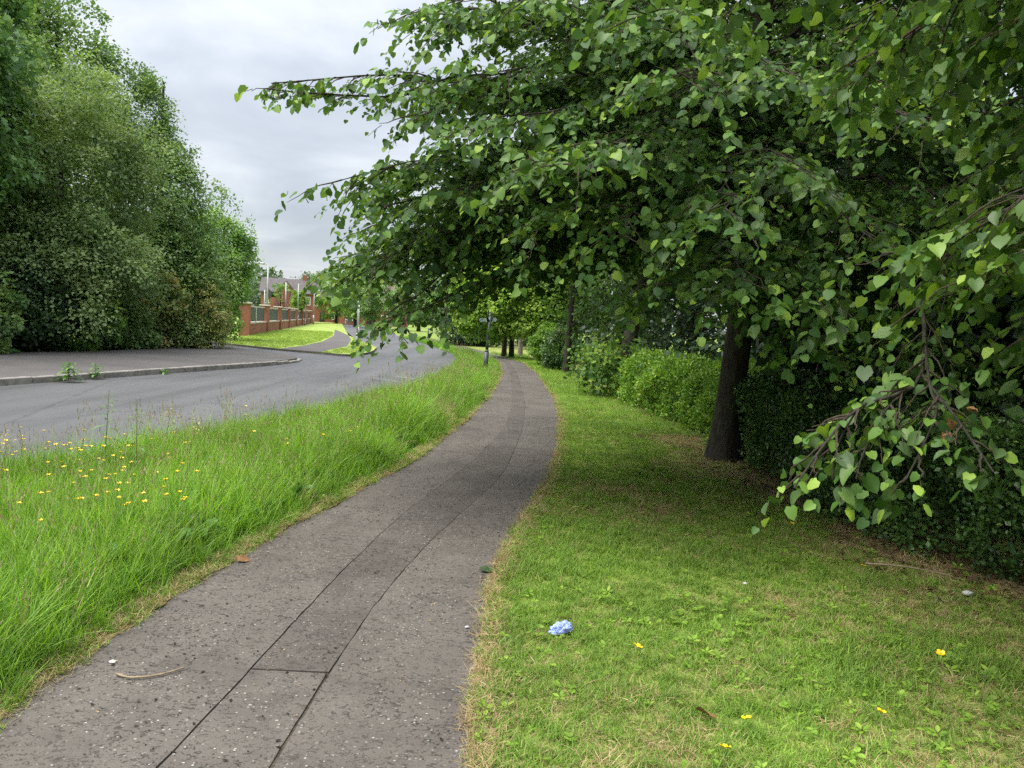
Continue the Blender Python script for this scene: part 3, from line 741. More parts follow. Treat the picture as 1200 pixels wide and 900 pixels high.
UP = np.array([0, 0, 1.])
def dress(path, start, sec_len, fol, tw, rng, leaf=(.042, .092), spacing=.125, twig_sp=.09, bright=0., twig_len=(.14, .34), r_base=.008):
    """side shoots, twigs and leaves along one bough"""
    seglen = np.r_[0, np.cumsum(np.linalg.norm(np.diff(path, axis=0), axis=1))]; Ltot = seglen[-1]
    at_ = lambda d: np.array([np.interp(d, seglen, path[:, k]) for k in range(3)])
    d = Ltot * start; sgn = 1
    while d < Ltot:
        f = (d - Ltot * start) / (Ltot * (1 - start) + 1e-6)
        p = at_(d); T = nrm(at_(min(d + .1, Ltot)) - at_(max(d - .1, 0)))
        side = nrm(np.cross(T, UP)) * sgn
        ang = rng.uniform(.6, 1.15) * (1 - .35 * f)
        dr = nrm(T * math.cos(ang) + side * math.sin(ang) + UP * rng.normal(.02, .16))
        sl = sec_len * (1 - .62 * f) * rng.uniform(.65, 1.2)
        m = 6; s = np.linspace(0, 1, m)
        Q = p + dr * sl * s[:, None] + np.outer(-.22 * sl * s ** 2, UP) + rng.normal(0, .012, (m, 3)) * s[:, None]
        if r_base: tw.add(Q, np.linspace(r_base, .002, m), 3)
        nt = max(2, int(sl / twig_sp)); sg2 = 1; vig = rng.uniform(.68, 1.15); bare = rng.uniform() < .12
        for k in range(nt):
            if bare and k < nt * .6: continue
            u = (k + .8) / nt; q = p + dr * sl * u - UP * .22 * sl * u * u
            td = nrm(dr * rng.uniform(.4, .9) + np.cross(dr, UP) * sg2 * rng.uniform(.5, .9) + UP * rng.normal(-.12, .2)); sg2 = -sg2
            tl = rng.uniform(*twig_len) * (1.15 - .5 * u)
            if k == nt - 1: td = nrm(dr - UP * .45)
            droop = rng.uniform(.25, .9)
            nl = max(2, int(tl / .030)); lsd = 1
            ends = q + td * tl - UP * droop * tl * .5
            if rng.uniform() < .45 and r_base: tw.add(np.array([q, q + td * tl * .5 - UP * droop * tl * .12, ends]), [.003, .002, .0012], 3)
            lat = nrm(np.cross(td, UP))
            young = .28 * max(0, f - .5) + bright
            for j in range(nl):
                v = (j + 1) / nl; lp = q + td * tl * v - UP * droop * tl * .5 * v * v + rng.normal(0, .012, 3)
                ld = nrm(td * rng.uniform(.3, .8) + lat * lsd * rng.uniform(.5, 1.) - UP * rng.uniform(.05, .7)); lsd = -lsd
                ln = nrm(UP * rng.uniform(.5, 1.) + T * .25 + rng.normal(0, .33, 3))
                t_ = np.clip(rng.normal(.42, .19) + young * v + (.35 if (j == nl - 1 and rng.uniform() < .3) else 0) , 0, 1)
                fol.add(lp, ld, ln, vig * rng.uniform(*leaf) * (1 - .35 * (j == nl - 1) * rng.uniform()), t_)
        sgn = -sgn; d += spacing * rng.uniform(.75, 1.3)

def heart_leaf(seed):
    """one lime leaf: heart-shaped, toothed, folded along the midrib with veins pressed in"""
    r = np.random.default_rng(seed); bm = bmesh.new(); n = 9; cup = r.uniform(.02, .26); dr = r.uniform(.05, .38); tws = r.normal(0, .16); asy = r.uniform(.88, 1.1); hole = r.uniform() < .3
    rows = []
    for k in range(n + 1):
        u = k / n
        w = .47 * (math.sin(math.pi * min(1, u * .86 + .17)) ** .85) * (1 - .35 * u) * (1 + .05 * (k % 2)) if k < n else 0.
        xs = u if k else -.06
        row = []
        for e_ in (-1, -.5, 0, .5, 1):
            if k == n and e_ != 0: row.append(None); continue
            x = xs - (.09 if (k == 0 and abs(e_) > .4) else 0) + .06 * abs(e_) * (1 - u)
            if k == 0 and e_ == 0: x = .05
            y = e_ * w * (asy if e_ > 0 else 1) * (r.uniform(.55, .9) if hole and k == 6 and e_ == 1 else 1); z = cup * abs(e_) ** 1.2 * w * 2 - dr * u * u + tws * u * e_ * w + .016 * (k % 2) * (abs(e_) == .5) + r.normal(0, .008)
            row.append(bm.verts.new((x, y, z)))
        rows.append(row)
    for k in range(n):
        for j in range(4):
            q = [rows[k][j], rows[k][j + 1], rows[k + 1][j + 1], rows[k + 1][j]]; q = [v for v in q if v is not None]
            if len(q) >= 3: bm.faces.new(q)
    cone(bm, (-.28, 0, .02), (.05, 0, 0), .012, .010, 4)
    return bm_mesh('leaf', bm, MT['lime_obj'], True)
LEAF_ME = [heart_leaf(s) for s in range(10)]

def in_frame(P):
    d = P - np.array([0, 0, EYE]); z = d @ np.array(_fwd); u = (d @ np.array(_rt)) / z * 900; v = (d @ np.array(_up)) / z * 900
    return (z > .3) & (np.abs(u) < 600) & (np.abs(v) < 450), z

def foliage_parts(fol, parent, n_single=300, tmpl=LEAF6, mat=None):
    P, D, N, S, T = fol.arr()
    if n_single:
        ok, z = in_frame(P); size = np.where(ok, S / z, 0) * RNG.uniform(.92, 1.08, len(P))
        order = np.argsort(-size); single = order[:n_single]
        Dn = nrm(D); B = nrm(np.cross(N, Dn)); Nn = np.cross(Dn, B)
        for k, i in enumerate(single):
            o = bpy.data.objects.new('leaf', LEAF_ME[k % 10]); COL.objects.link(o); o.parent = parent
            M = Matrix(((Dn[i][0], B[i][0], Nn[i][0]), (Dn[i][1], B[i][1], Nn[i][1]), (Dn[i][2], B[i][2], Nn[i][2]))).to_4x4() @ Matrix.Scale(float(S[i]) * 1.02, 4)
            M.translation = Vector(P[i]) - parent.location
            o.matrix_local = M
        keep = np.ones(len(P), bool); keep[single] = False
        P, D, N, S, T = P[keep], D[keep], N[keep], S[keep], T[keep]
    ok, z = in_frame(P); order = np.argsort(-np.where(ok, S / z, 0))[:14000]; pick = RNG.integers(0, 4, len(order)); rest = np.ones(len(P), bool); rest[order] = False
    for q in range(4):                                  # the leaves that show largest get a curled blade of one of four forms
        i = order[pick == q]; leaves('foliage', P[i], D[i], N[i], S[i], T[i], mat or MT['lime'], LEAF9[q], parent)
    if rest.any(): leaves('foliage', P[rest], D[rest], N[rest], S[rest], T[rest], mat or MT['lime'], tmpl, parent)

def trunk_part(parent, base, pts_, radii, mat, sides=14, flare=True):
    P = catmull(pts_, 22); R = np.interp(np.linspace(0, 1, 22), np.linspace(0, 1, len(radii)), radii)
    if flare: R[:3] *= np.array([1.26, 1.10, 1.03])
    t = Tubes(); t.add(P, R, sides)
    V = t.V[0]
    if flare and sides > 10:                            # root buttresses
        for i in range(sides * 5):
            c = P[i // sides]; a = 2 * math.pi * (i % sides) / sides; V[i] = c + (V[i] - c) * (1 + .16 * max(0, math.cos(a * 4 + 1.)) * max(0, 1 - (i // sides) / 4.) ** 1.5)
    for i, v in enumerate(V): V[i] += .06 * R[i // sides] * np.array([gn(v[0] * 8, v[2] * 2, 1, 3.), gn(v[1] * 8, v[2] * 2, 1, 9.), 0])
    return t.build('trunk', mat, parent), P, R

# --- the lime tree over the path
rng = np.random.default_rng(11)
TB = np.array([2.87, 10.06, 0.])
lime = thing('lime_tree', 'big lime tree with thick dark trunk spreading low leafy boughs over the path', 'tree', tuple(TB))
_, TP, TR = trunk_part(lime, TB, [(2.86, 10.06, -.05), (2.90, 10.06, 1.2), (2.97, 10.08, 2.6), (2.95, 10.15, 5.5), (3.0, 10.1, 8.5), (3.0, 10.1, 11.2)], [.20, .175, .16, .12, .07, .02], MT['bark'], 24)
tz = lambda z: np.array([np.interp(z, TP[:, 2], TP[:, 0]), np.interp(z, TP[:, 2], TP[:, 1]), z])
fol, tw = Foliage(), Tubes()
def one_bough(path, r0, start, sec, bright=0., **kw):
    t = Tubes(); n = len(path); t.add(path, np.linspace(r0, .004, n) ** 1.0, 6); t.build('branch', MT['bark'], kw.pop('parent', lime))
    dress(path, start, sec, kw.pop('fol', fol), kw.pop('tw', tw), kw.pop('rng', rng), bright=bright, **kw)
env = lambda z: float(np.interp(z, [1.8, 2.4, 3.2, 4, 5, 7, 9, 11.5], [4.6, 5.2, 5.4, 5.0, 4.5, 3.9, 2.9, 1.]))
# boughs that make the outline over the path: end points of the longest shoots
manual = [(-2.12, 6.0, 3.28, 3.5), (-2.01, 6.1, 3.42, 3.6), (-1.5, 6.3, 2.75, 3.1), (-1.3, 6.4, 2.5, 2.9), (-1.6, 7.2, 2.15, 2.8), (-1.4, 7.0, 2.1, 2.6), (-1.2, 6.6, 1.72, 2.5), (-1.03, 6.3, 1.6, 2.4),
          (-.47, 6.5, 2.45, 2.9), (-.8, 6.5, 4.1, 4.2), (-.95, 6.2, 3.5, 3.7), (-.04, 6.0, 2.5, 2.9), (.34, 5.6, 2.4, 2.9), (.67, 5.2, 2.25, 2.9), (1.12, 5.4, 1.95, 2.6), (.14, 4.8, 2.6, 3.2), (.4, 4.8, 3.5, 3.9),
          (.7, 4.6, 3.1, 3.4), (.23, 4.6, 2.6, 3.0), (1.18, 5.0, 2.0, 2.7), (1.79, 5.0, 1.9, 2.6), (2.3, 5.5, 1.62, 2.5), (1.4, 5.0, 2.7, 3.2), (-.31, 5.2, 2.95, 3.3), (1.52, 5.0, 3.3, 3.7), (2.9, 6.2, 1.55, 2.4), (3.6, 6.4, 1.5, 2.4), (4.3, 7.0, 1.5, 2.5), (-.9, 7.6, 2.5, 2.9), (-1.3, 8.2, 2.2, 2.6),
          (2.2, 5.2, 2.3, 3.0), (2.7, 5.0, 3.0, 3.6), (3.2, 5.0, 2.3, 3.1), (3.6, 4.9, 3.6, 4.2), (-1.2, 7.4, 3.0, 3.3), (-.7, 6.1, 2.6, 3.1), (-.9, 6.9, 2.7, 3.1), (.9, 4.7, 2.3, 3.0), (-1.25, 6.9, 2.45, 2.9), (-1.0, 6.0, 3.2, 3.6), (-.8, 6.2, 2.9, 3.3), (-1.3, 7.0, 2.8, 3.2), (-1.1, 7.8, 2.5, 2.9), (-.6, 6.9, 2.6, 3.0), (-.9, 6.2, 4.0, 4.4), (-.5, 5.9, 4.4, 4.8), (-1.0, 7.2, 4.4, 4.8), (-.3, 5.5, 3.9, 4.4), (-1.25, 7.0, 2.0, 2.6), (-1.2, 7.4, 2.4, 2.8), (-1.2, 6.4, 2.1, 2.6), (-.5, 5.6, 3.4, 3.8)]
for x, y, z, h in manual:
    p0 = tz(h); dx, dy = x - p0[0], y - p0[1]; reach = math.hypot(dx, dy)
    long_tip = x < -2
    one_bough(bough_curve(p0, math.atan2(dy, dx), reach, z, rng.uniform(.22, .34), .05, 18, rng), .035, .42 if long_tip else .33, .42 if long_tip else 1.05, **(dict(spacing=.085, twig_len=(.08, .22), twig_sp=.08) if long_tip else {}))
ga = 0.
for k in range(100):
    ga += 2.39996
    front = -math.sin(ga)                               # towards the camera side
    if front < -.35 and k % 2: continue
    h = 2.35 + 7.6 * ((k + .5) / 100) ** .85
    ze = h - rng.uniform(.0, .55) + (.15 if h > 4 else 0) + max(0, h - 5) * .16
    ze = max(ze, 2.6)
    reach = env(ze) * rng.uniform(.78, 1.02)
    if math.cos(ga) < -.3: reach = min(reach, (2.9 + (.75 if ze > 3.6 else 1.0)) / -math.cos(ga))
    one_bough(bough_curve(tz(h), ga, reach, ze, rng.uniform(.15, .4) if h < 5 else rng.uniform(.4, .8), .12, 16, rng), .03, .28, 1.05 if h < 6 else .9)
tw.build('twigs', MT['twig'], lime, 'stuff')
print('lime leaves', len(fol.P))
foliage_parts(fol, lime)

# --- the neighbour whose low shoots hang in from the right; its trunk stands beside the photographer
rng = np.random.default_rng(23)
TB2 = (3.75, .7, 0.)
lime2 = thing('lime_tree', 'lime tree whose drooping shoots hang close at the right, over the dark evergreen hedge', 'tree', TB2)
trunk_part(lime2, TB2, [(3.75, .7, -.05), (3.78, .72, 2), (3.8, .8, 4.5), (3.7, .8, 8)], [.22, .19, .15, .05], MT['bark'])
fol2, tw2 = Foliage(), Tubes()
K2 = dict(parent=lime2, fol=fol2, tw=tw2, rng=rng, leaf=(.046, .092))
near = [([(3.78, .72, 2.9), (3.3, 2.4, 3.0), (2.5, 3.8, 2.45), (2.12, 3.98, 2.0), (2.02, 3.8, 1.68), (1.90, 3.62, 1.46), (1.55, 3.42, 1.36), (1.32, 3.24, 1.18), (1.20, 3.17, 1.03)], .016, .52, .36),
        ([(2.02, 3.8, 1.68), (1.93, 3.55, 1.47), (1.9, 3.42, 1.36), (1.80, 3.33, 1.2), (1.73, 3.3, 1.07)], .007, .15, .27),
        ([(1.93, 3.55, 1.47), (1.96, 3.38, 1.35), (2.0, 3.25, 1.22), (2.03, 3.18, 1.14)], .006, .15, .24),
        ([(1.90, 3.62, 1.46), (1.72, 3.5, 1.36), (1.60, 3.44, 1.15), (1.56, 3.4, 1.04)], .005, .2, .2),
        ([(1.55, 3.42, 1.36), (1.45, 3.36, 1.2), (1.42, 3.32, 1.05)], .005, .1, .2)]
for p, r0, st, sec in near:
    one_bough(catmull(p, 20), r0, st, sec, .12, spacing=.085, twig_sp=.075, twig_len=(.08, .18), **dict(K2))
ends = [(1.7, 4.2, 3.1), (2.0, 3.6, 3.0), (2.25, 3.7, 2.85), (1.25, 4.5, 3.45), (.75, 4.7, 3.62), (1.92, 3.6, 2.2), (2.1, 3.4, 2.0), (2.15, 3.3, 1.72), (1.85, 3.9, 2.1), (1.95, 3.2, 2.25), (1.6, 4.2, 2.95), (2.2, 3.8, 2.6), (2.3, 3.6, 3.1), (2.1, 3.3, 3.1), (2.45, 4.1, 1.95), (2.7, 4.3, 2.4), (2.6, 4.6, 3.2), (2.6, 5., 2.2), (3., 5., 2.6), (3.2, 4.6, 3.2), (2.9, 4.4, 2.9), (2.4, 4.4, 3.5), (1.9, 4.6, 3.4), (2.5, 3.9, 2.2), (2.6, 3.6, 2.7)]
for x, y, z in ends:
    h = max(z + rng.uniform(.1, .6), 2.1); p0 = np.array([3.78, .74, h]); dx, dy = x - p0[0], y - p0[1]
    one_bough(bough_curve(p0, math.atan2(dy, dx), math.hypot(dx, dy), z, .25, .05, 16, rng), .02, .48, .62, .1, **dict(K2))
# two crumpled brown leaf clusters on the low shoot
tw2.build('twigs', MT['twig'], lime2, 'stuff')
print('near leaves', len(fol2.P))
foliage_parts(fol2, lime2)
bm = bmesh.new()
for c, s in (((2.0, 3.47, 1.31), .024), ((1.97, 3.44, 1.25), .02), ((2.05, 3.40, 1.38), .018)):
    g = bmesh.ops.create_icosphere(bm, subdivisions=2, radius=s, matrix=Matrix.Translation(c))
    for v in g['verts']: v.co += Vector([gn(v.co.x * 40 + q, v.co.z * 40, 1.2, q * 3. + v.co.y * 20) * .03 for q in range(3)])
link('withered_leaves', bm_mesh('withered_leaves', bm, MT['deadleaf']), lime2, 'stuff')['label'] = 'shrivelled brown leaf cluster'

# --- crowns built of leaf clusters on limbs
def cluster_tree(name, label, base, trunk, crowns, K, per, size, csize, mat, bark='bark', tmpl=LEAFQ, seed=1, group=None, cat='tree', limbs=6, flat=.6, hang=.3, shell=.55, back=-.35, wisps=0):
    r = np.random.default_rng(seed)
    root = thing(name, label, cat, tuple(base), 0, group)
    if trunk:
        pts_, rad = trunk
        _, TPp, TRr = trunk_part(root, base, pts_, rad, MT[bark], 8)
    tot = sum(c[6] if len(c) > 6 else 1 for c in crowns); P, D, N, S, T = [], [], [], [], []
    cents = []
    for c in crowns:
        kk = int(K * (c[6] if len(c) > 6 else 1) / tot); n = 0
        cc, rr = np.array(c[:3]), np.array(c[3:6]); tocam = nrm(np.array([0, 0, EYE]) - cc)
        while n < kk:
            d = nrm(r.normal(size=3))
            if d @ tocam < back: continue
            rad = r.uniform(shell, 1.) ** .6
            n2 = mnoise.noise(Vector(d * 5) + Vector((seed, 7, 0)))
            if n2 < -.18 and r.uniform() < .6: rad *= .72
            bump = 1 + .38 * mnoise.noise(Vector(d * 1.9) + Vector((seed * 3.1, 0, 0))) + .24 * n2
            p = cc + rr * d * rad * bump; p[2] = max(p[2], .15)
            cents.append((p, d)); n += 1
            m = int(per * r.uniform(.6, 1.4)); cs = csize * r.uniform(.6, 1.35)
            od = nrm(r.normal(0, 1, (m, 3)) + d * .55 + UP * .5); off = od * (r.uniform(.25, 1., (m, 1)) ** .5) * 1.55 * np.array([cs, cs, cs * flat * 1.15]); off[:, 2] -= hang * cs * np.abs(r.normal(size=m)) * .7
            q = p + off; q[:, 2] = np.maximum(q[:, 2], .04)
            o = nrm(d * .35 + od * .9)
            P.append(q); D.append(nrm(o * .5 + r.normal(0, .6, (m, 3)) - UP * .35)); N.append(nrm(o * .65 + UP * .7 + r.normal(0, .32, (m, 3))))
            S.append(size * r.uniform(.65, 1.25, m)); T.append(np.clip(r.normal(.52, .09, m) + r.normal(0, .2) + .17 * (off[:, 2] / cs), 0, 1))  # clump tops tinted lighter, undersides darker: light from above put into leaf colour
    for w in range(wisps):
        c = crowns[w % len(crowns)]; cc, rr = np.array(c[:3]), np.array(c[3:6]); d = nrm(r.normal(size=3) + np.array([0, 0, .9]))
        a = cc + rr * d * .8; b = cc + rr * d * r.uniform(1.12, 1.35) + np.array([0, 0, .2]); m = int(per * .9); u = r.uniform(0, 1, m)[:, None]
        q = a + (b - a) * u + r.normal(0, .10 + .12 * (1 - u), (m, 3)); P.append(q); D.append(nrm(d + r.normal(0, .7, (m, 3)))); N.append(nrm(UP + r.normal(0, .6, (m, 3)))); S.append(size * r.uniform(.6, 1.1, m)); T.append(np.clip(r.normal(.45, .15, m), 0, 1))
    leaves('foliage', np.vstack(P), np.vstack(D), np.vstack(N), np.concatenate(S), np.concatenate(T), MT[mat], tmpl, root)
    if trunk and limbs:
        for k in range(limbs):
            p, d = cents[int(r.integers(len(cents)))]
            z = np.clip(p[2] * .55, TPp[3, 2], TPp[-2, 2]); a = np.array([np.interp(z, TPp[:, 2], TPp[:, j]) for j in range(3)])
            mid = (a + p) / 2 + UP * .25; t = Tubes(); t.add(catmull([a, mid, p], 8), np.linspace(trunk[1][0] * .32, .012, 8), 5); t.build('branch', MT[bark], root)
    return root

# limes farther along the row
cluster_tree('lime_tree', 'leaning dark-trunked lime with leafy shoots at its foot, beside the bright hedge', (2.72, 19, 0), ([(2.72, 19, -.05), (2.82, 19, 1.2), (3.0, 19.05, 2.6), (3.1, 19.1, 6), (3.1, 19.1, 9)], [.21, .18, .16, .1, .03]),
             [(4.6, 19, 6.3, 4.2, 4.4, 3.5, 1.), (2.45, 18.6, .75, .5, .45, .55, .06)], 330, 75, .105, .50, 'lime', tmpl=LEAF6, seed=31)
cluster_tree('lime_tree', 'slim brown-trunked lime at the lawn edge by the dark round shrub', (1.9, 27.7, 0), ([(1.9, 27.7, -.05), (1.95, 27.7, 1.5), (2., 27.7, 3), (2.1, 27.8, 8)], [.12, .105, .09, .03]),
             [(3.6, 27.7, 5.6, 3.5, 4.0, 3.5)], 240, 60, .12, .55, 'lime', tmpl=LEAF6, seed=32)
G_far = 'trees along the far bend of the path'
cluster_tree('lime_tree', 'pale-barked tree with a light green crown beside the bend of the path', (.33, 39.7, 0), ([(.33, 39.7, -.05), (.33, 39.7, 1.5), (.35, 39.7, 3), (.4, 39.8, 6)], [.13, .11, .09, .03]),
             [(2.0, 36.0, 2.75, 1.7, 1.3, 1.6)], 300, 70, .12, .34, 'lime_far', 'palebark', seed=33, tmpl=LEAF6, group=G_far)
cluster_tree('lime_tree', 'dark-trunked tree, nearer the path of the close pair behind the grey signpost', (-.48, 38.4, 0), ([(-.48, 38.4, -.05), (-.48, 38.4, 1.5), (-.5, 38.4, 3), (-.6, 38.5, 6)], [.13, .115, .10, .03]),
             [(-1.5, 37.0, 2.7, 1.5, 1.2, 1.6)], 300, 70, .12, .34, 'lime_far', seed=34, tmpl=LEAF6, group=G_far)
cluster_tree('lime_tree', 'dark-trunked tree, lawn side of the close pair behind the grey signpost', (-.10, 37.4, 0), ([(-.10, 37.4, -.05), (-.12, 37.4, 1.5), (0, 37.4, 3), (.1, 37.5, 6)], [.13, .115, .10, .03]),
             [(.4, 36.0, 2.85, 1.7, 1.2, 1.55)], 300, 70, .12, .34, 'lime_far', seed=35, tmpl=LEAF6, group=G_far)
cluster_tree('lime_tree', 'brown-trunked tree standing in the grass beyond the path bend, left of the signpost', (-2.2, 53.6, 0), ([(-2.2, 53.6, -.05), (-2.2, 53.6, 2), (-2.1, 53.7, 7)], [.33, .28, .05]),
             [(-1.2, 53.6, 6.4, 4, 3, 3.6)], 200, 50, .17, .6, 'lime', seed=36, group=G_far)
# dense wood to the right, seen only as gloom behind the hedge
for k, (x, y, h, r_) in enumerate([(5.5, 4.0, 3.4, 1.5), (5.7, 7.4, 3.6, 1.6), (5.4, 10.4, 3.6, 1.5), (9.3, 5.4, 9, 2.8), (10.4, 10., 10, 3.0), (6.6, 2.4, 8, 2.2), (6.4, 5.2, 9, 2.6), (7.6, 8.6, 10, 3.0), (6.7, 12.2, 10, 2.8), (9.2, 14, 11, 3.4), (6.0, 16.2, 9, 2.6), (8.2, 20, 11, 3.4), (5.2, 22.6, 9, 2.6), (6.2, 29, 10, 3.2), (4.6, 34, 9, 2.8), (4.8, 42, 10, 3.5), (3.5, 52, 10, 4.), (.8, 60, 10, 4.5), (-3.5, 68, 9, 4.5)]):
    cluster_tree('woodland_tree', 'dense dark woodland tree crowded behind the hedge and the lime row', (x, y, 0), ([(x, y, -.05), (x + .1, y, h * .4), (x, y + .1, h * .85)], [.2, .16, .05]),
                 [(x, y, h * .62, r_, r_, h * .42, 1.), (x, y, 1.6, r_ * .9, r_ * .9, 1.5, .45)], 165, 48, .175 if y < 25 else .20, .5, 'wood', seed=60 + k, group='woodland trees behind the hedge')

# trees across the road
G_l = 'trees behind the pavement across the road'
cluster_tree('maple_tree', 'broad-leaved maple, nearest of the trees behind the pavement, cut by the photo edge', (-17.2, 20.4, 0), ([(-17.2, 20.4, -.05), (-17.2, 20.4, 3), (-17.2, 20.4, 9)], [.3, .25, .06]),
             [(-18.0, 20.6, 7.2, 3.9, 3.8, 5.6)], 480, 120, .155, .56, 'syc', tmpl=LEAF6, seed=41, group=G_l)
cluster_tree('willow_tree', 'broad grey-green willow with fine leaves reaching down to the pavement', (-15.6, 26.2, 0), ([(-15.6, 26.2, -.05), (-15.6, 26.2, 2), (-15.5, 26.2, 7)], [.3, .22, .06]),
             [(-15.9, 25.9, 5.4, 3.2, 3.0, 3.7, 1.), (-15.5, 25.2, 2.4, 3.4, 2.6, 2.2, .6)], 470, 190, .115, .52, 'willow', seed=42, group=G_l, wisps=40)
cluster_tree('tall_tree', 'tallest dark green tree rising behind the grey-green willow', (-18.2, 30.5, 0), ([(-18.2, 30.5, -.05), (-18.2, 30.5, 6), (-18.2, 30.5, 13)], [.35, .28, .06]),
             [(-19.6, 30.5, 8.6, 3.4, 3.4, 4.9)], 420, 130, .15, .6, 'alder', seed=43, group=G_l, wisps=50)
cluster_tree('alder_tree', 'open-topped alder with airy pointed crown between willow and corner tree', (-14.6, 31.4, 0), ([(-14.6, 31.4, -.05), (-14.6, 31.4, 4), (-14.5, 31.4, 10.5)], [.25, .2, .04]),
             [(-15.0, 31.2, 5.2, 2.2, 2.0, 3.2, 1.), (-15.0, 31.0, 8.6, .8, .8, 1.7, .12), (-14.2, 30.6, 2.7, 2.2, 1.8, 2.2, .6)], 430, 150, .115, .48, 'alder', seed=44, group=G_l, wisps=70)
cluster_tree('corner_tree', 'rounded green tree at the brick wall end beyond the side road', (-15.4, 40.2, 0), ([(-15.4, 40.2, -.05), (-15.4, 40.2, 2), (-15.3, 40.2, 6)], [.2, .16, .04]),
             [(-15.6, 40.0, 4.0, 1.75, 1.8, 2.6, 1.), (-16.0, 39.2, 1.7, 1.9, 1.3, 1.8, .5)], 300, 120, .125, .42, 'green', seed=45, group=G_l, wisps=25)
G_s = 'shrubs along the back of the pavement'
for k, (lab, x, y, rx, rz, m, sz) in enumerate([
    ('dark green bramble bush at the photo edge, spilling onto the pavement', -15.2, 21.0, 1.5, 1.3, 'alder', .11),
    ('dark laurel-like bush under the willow, beside the bramble at the pavement', -14.9, 23.0, 1.4, 1.5, 'wood', .11),
    ('mid green bush with pale leaf tips under the willow, midway along the pavement', -14.2, 24.9, 1.3, 1.1, 'green', .10),
    ('low fern-like green bush between the willow and the bronzed bush', -13.8, 27.0, 1.1, .9, 'alder', .10),
    ('bronzed yellow-brown bush at the foot of the alder', -13.3, 28.4, 1.0, 1.5, 'rusty', .09),
    ('small grey-green bush at the pavement corner before the yellow variegated shrub', -12.7, 29.3, .7, .8, 'willow', .08)]):
    cluster_tree('pavement_bush', lab, (x, y, .1), ([(x, y, .0), (x, y, rz * .5), (x, y, rz)], [.05, .04, .02]), [(x, y, rz * .9, rx, rx * .85, rz)], 130, 70, sz * 1.25, .22, m, seed=70 + k, group=G_s, cat='bush', limbs=3, back=-.6)
cluster_tree('variegated_shrub', 'round yellow variegated shrub at the end of the pavement', (-11.9, 29.9, .1), ([(-11.9, 29.9, 0), (-11.9, 29.9, 1.), (-11.9, 29.9, 1.7)], [.05, .04, .02]), [(-11.9, 29.8, 1.2, .85, .8, 1.15)], 130, 60, .075, .17, 'yellowish', seed=80, group=G_s, cat='shrub', limbs=3, back=-.6)

# shrubs along the lawn farther on
cluster_tree('dark_shrub', 'dark rounded evergreen shrub in front of the slim lime trunk', (1.75, 29.2, 0), ([(1.75, 29.2, 0), (1.75, 29.2, .6), (1.75, 29.2, 1)], [.05, .04, .02]), [(1.75, 29.2, .75, .62, .6, .8)], 110, 60, .075, .15, 'privet', seed=81, cat='shrub', limbs=2, back=-.7)
cluster_tree('bright_shrub', 'lime-yellow shrub glowing beside the pale-barked trunk', (1.35, 31.6, 0), ([(1.35, 31.6, 0), (1.35, 31.6, .6), (1.35, 31.6, 1)], [.04, .03, .02]), [(1.35, 31.6, .95, .62, .6, .75)], 110, 60, .08, .15, 'hedge', seed=82, cat='shrub', limbs=2, back=-.7)
cluster_tree('spreading_shrub', 'wide dark evergreen shrub on the grass slope left of the signpost', (-4.0, 52.5, 0), ([(-4.0, 52.5, 0), (-4., 52.5, .8), (-4., 52.5, 1.5)], [.08, .05, .02]), [(-4.0, 52.5, 1.0, 1.3, 1.2, 1.25), (-2.6, 53, .8, 1.2, 1.2, 1.1)], 200, 60, .11, .22, 'wood', seed=83, cat='shrub', limbs=2, back=-.7)

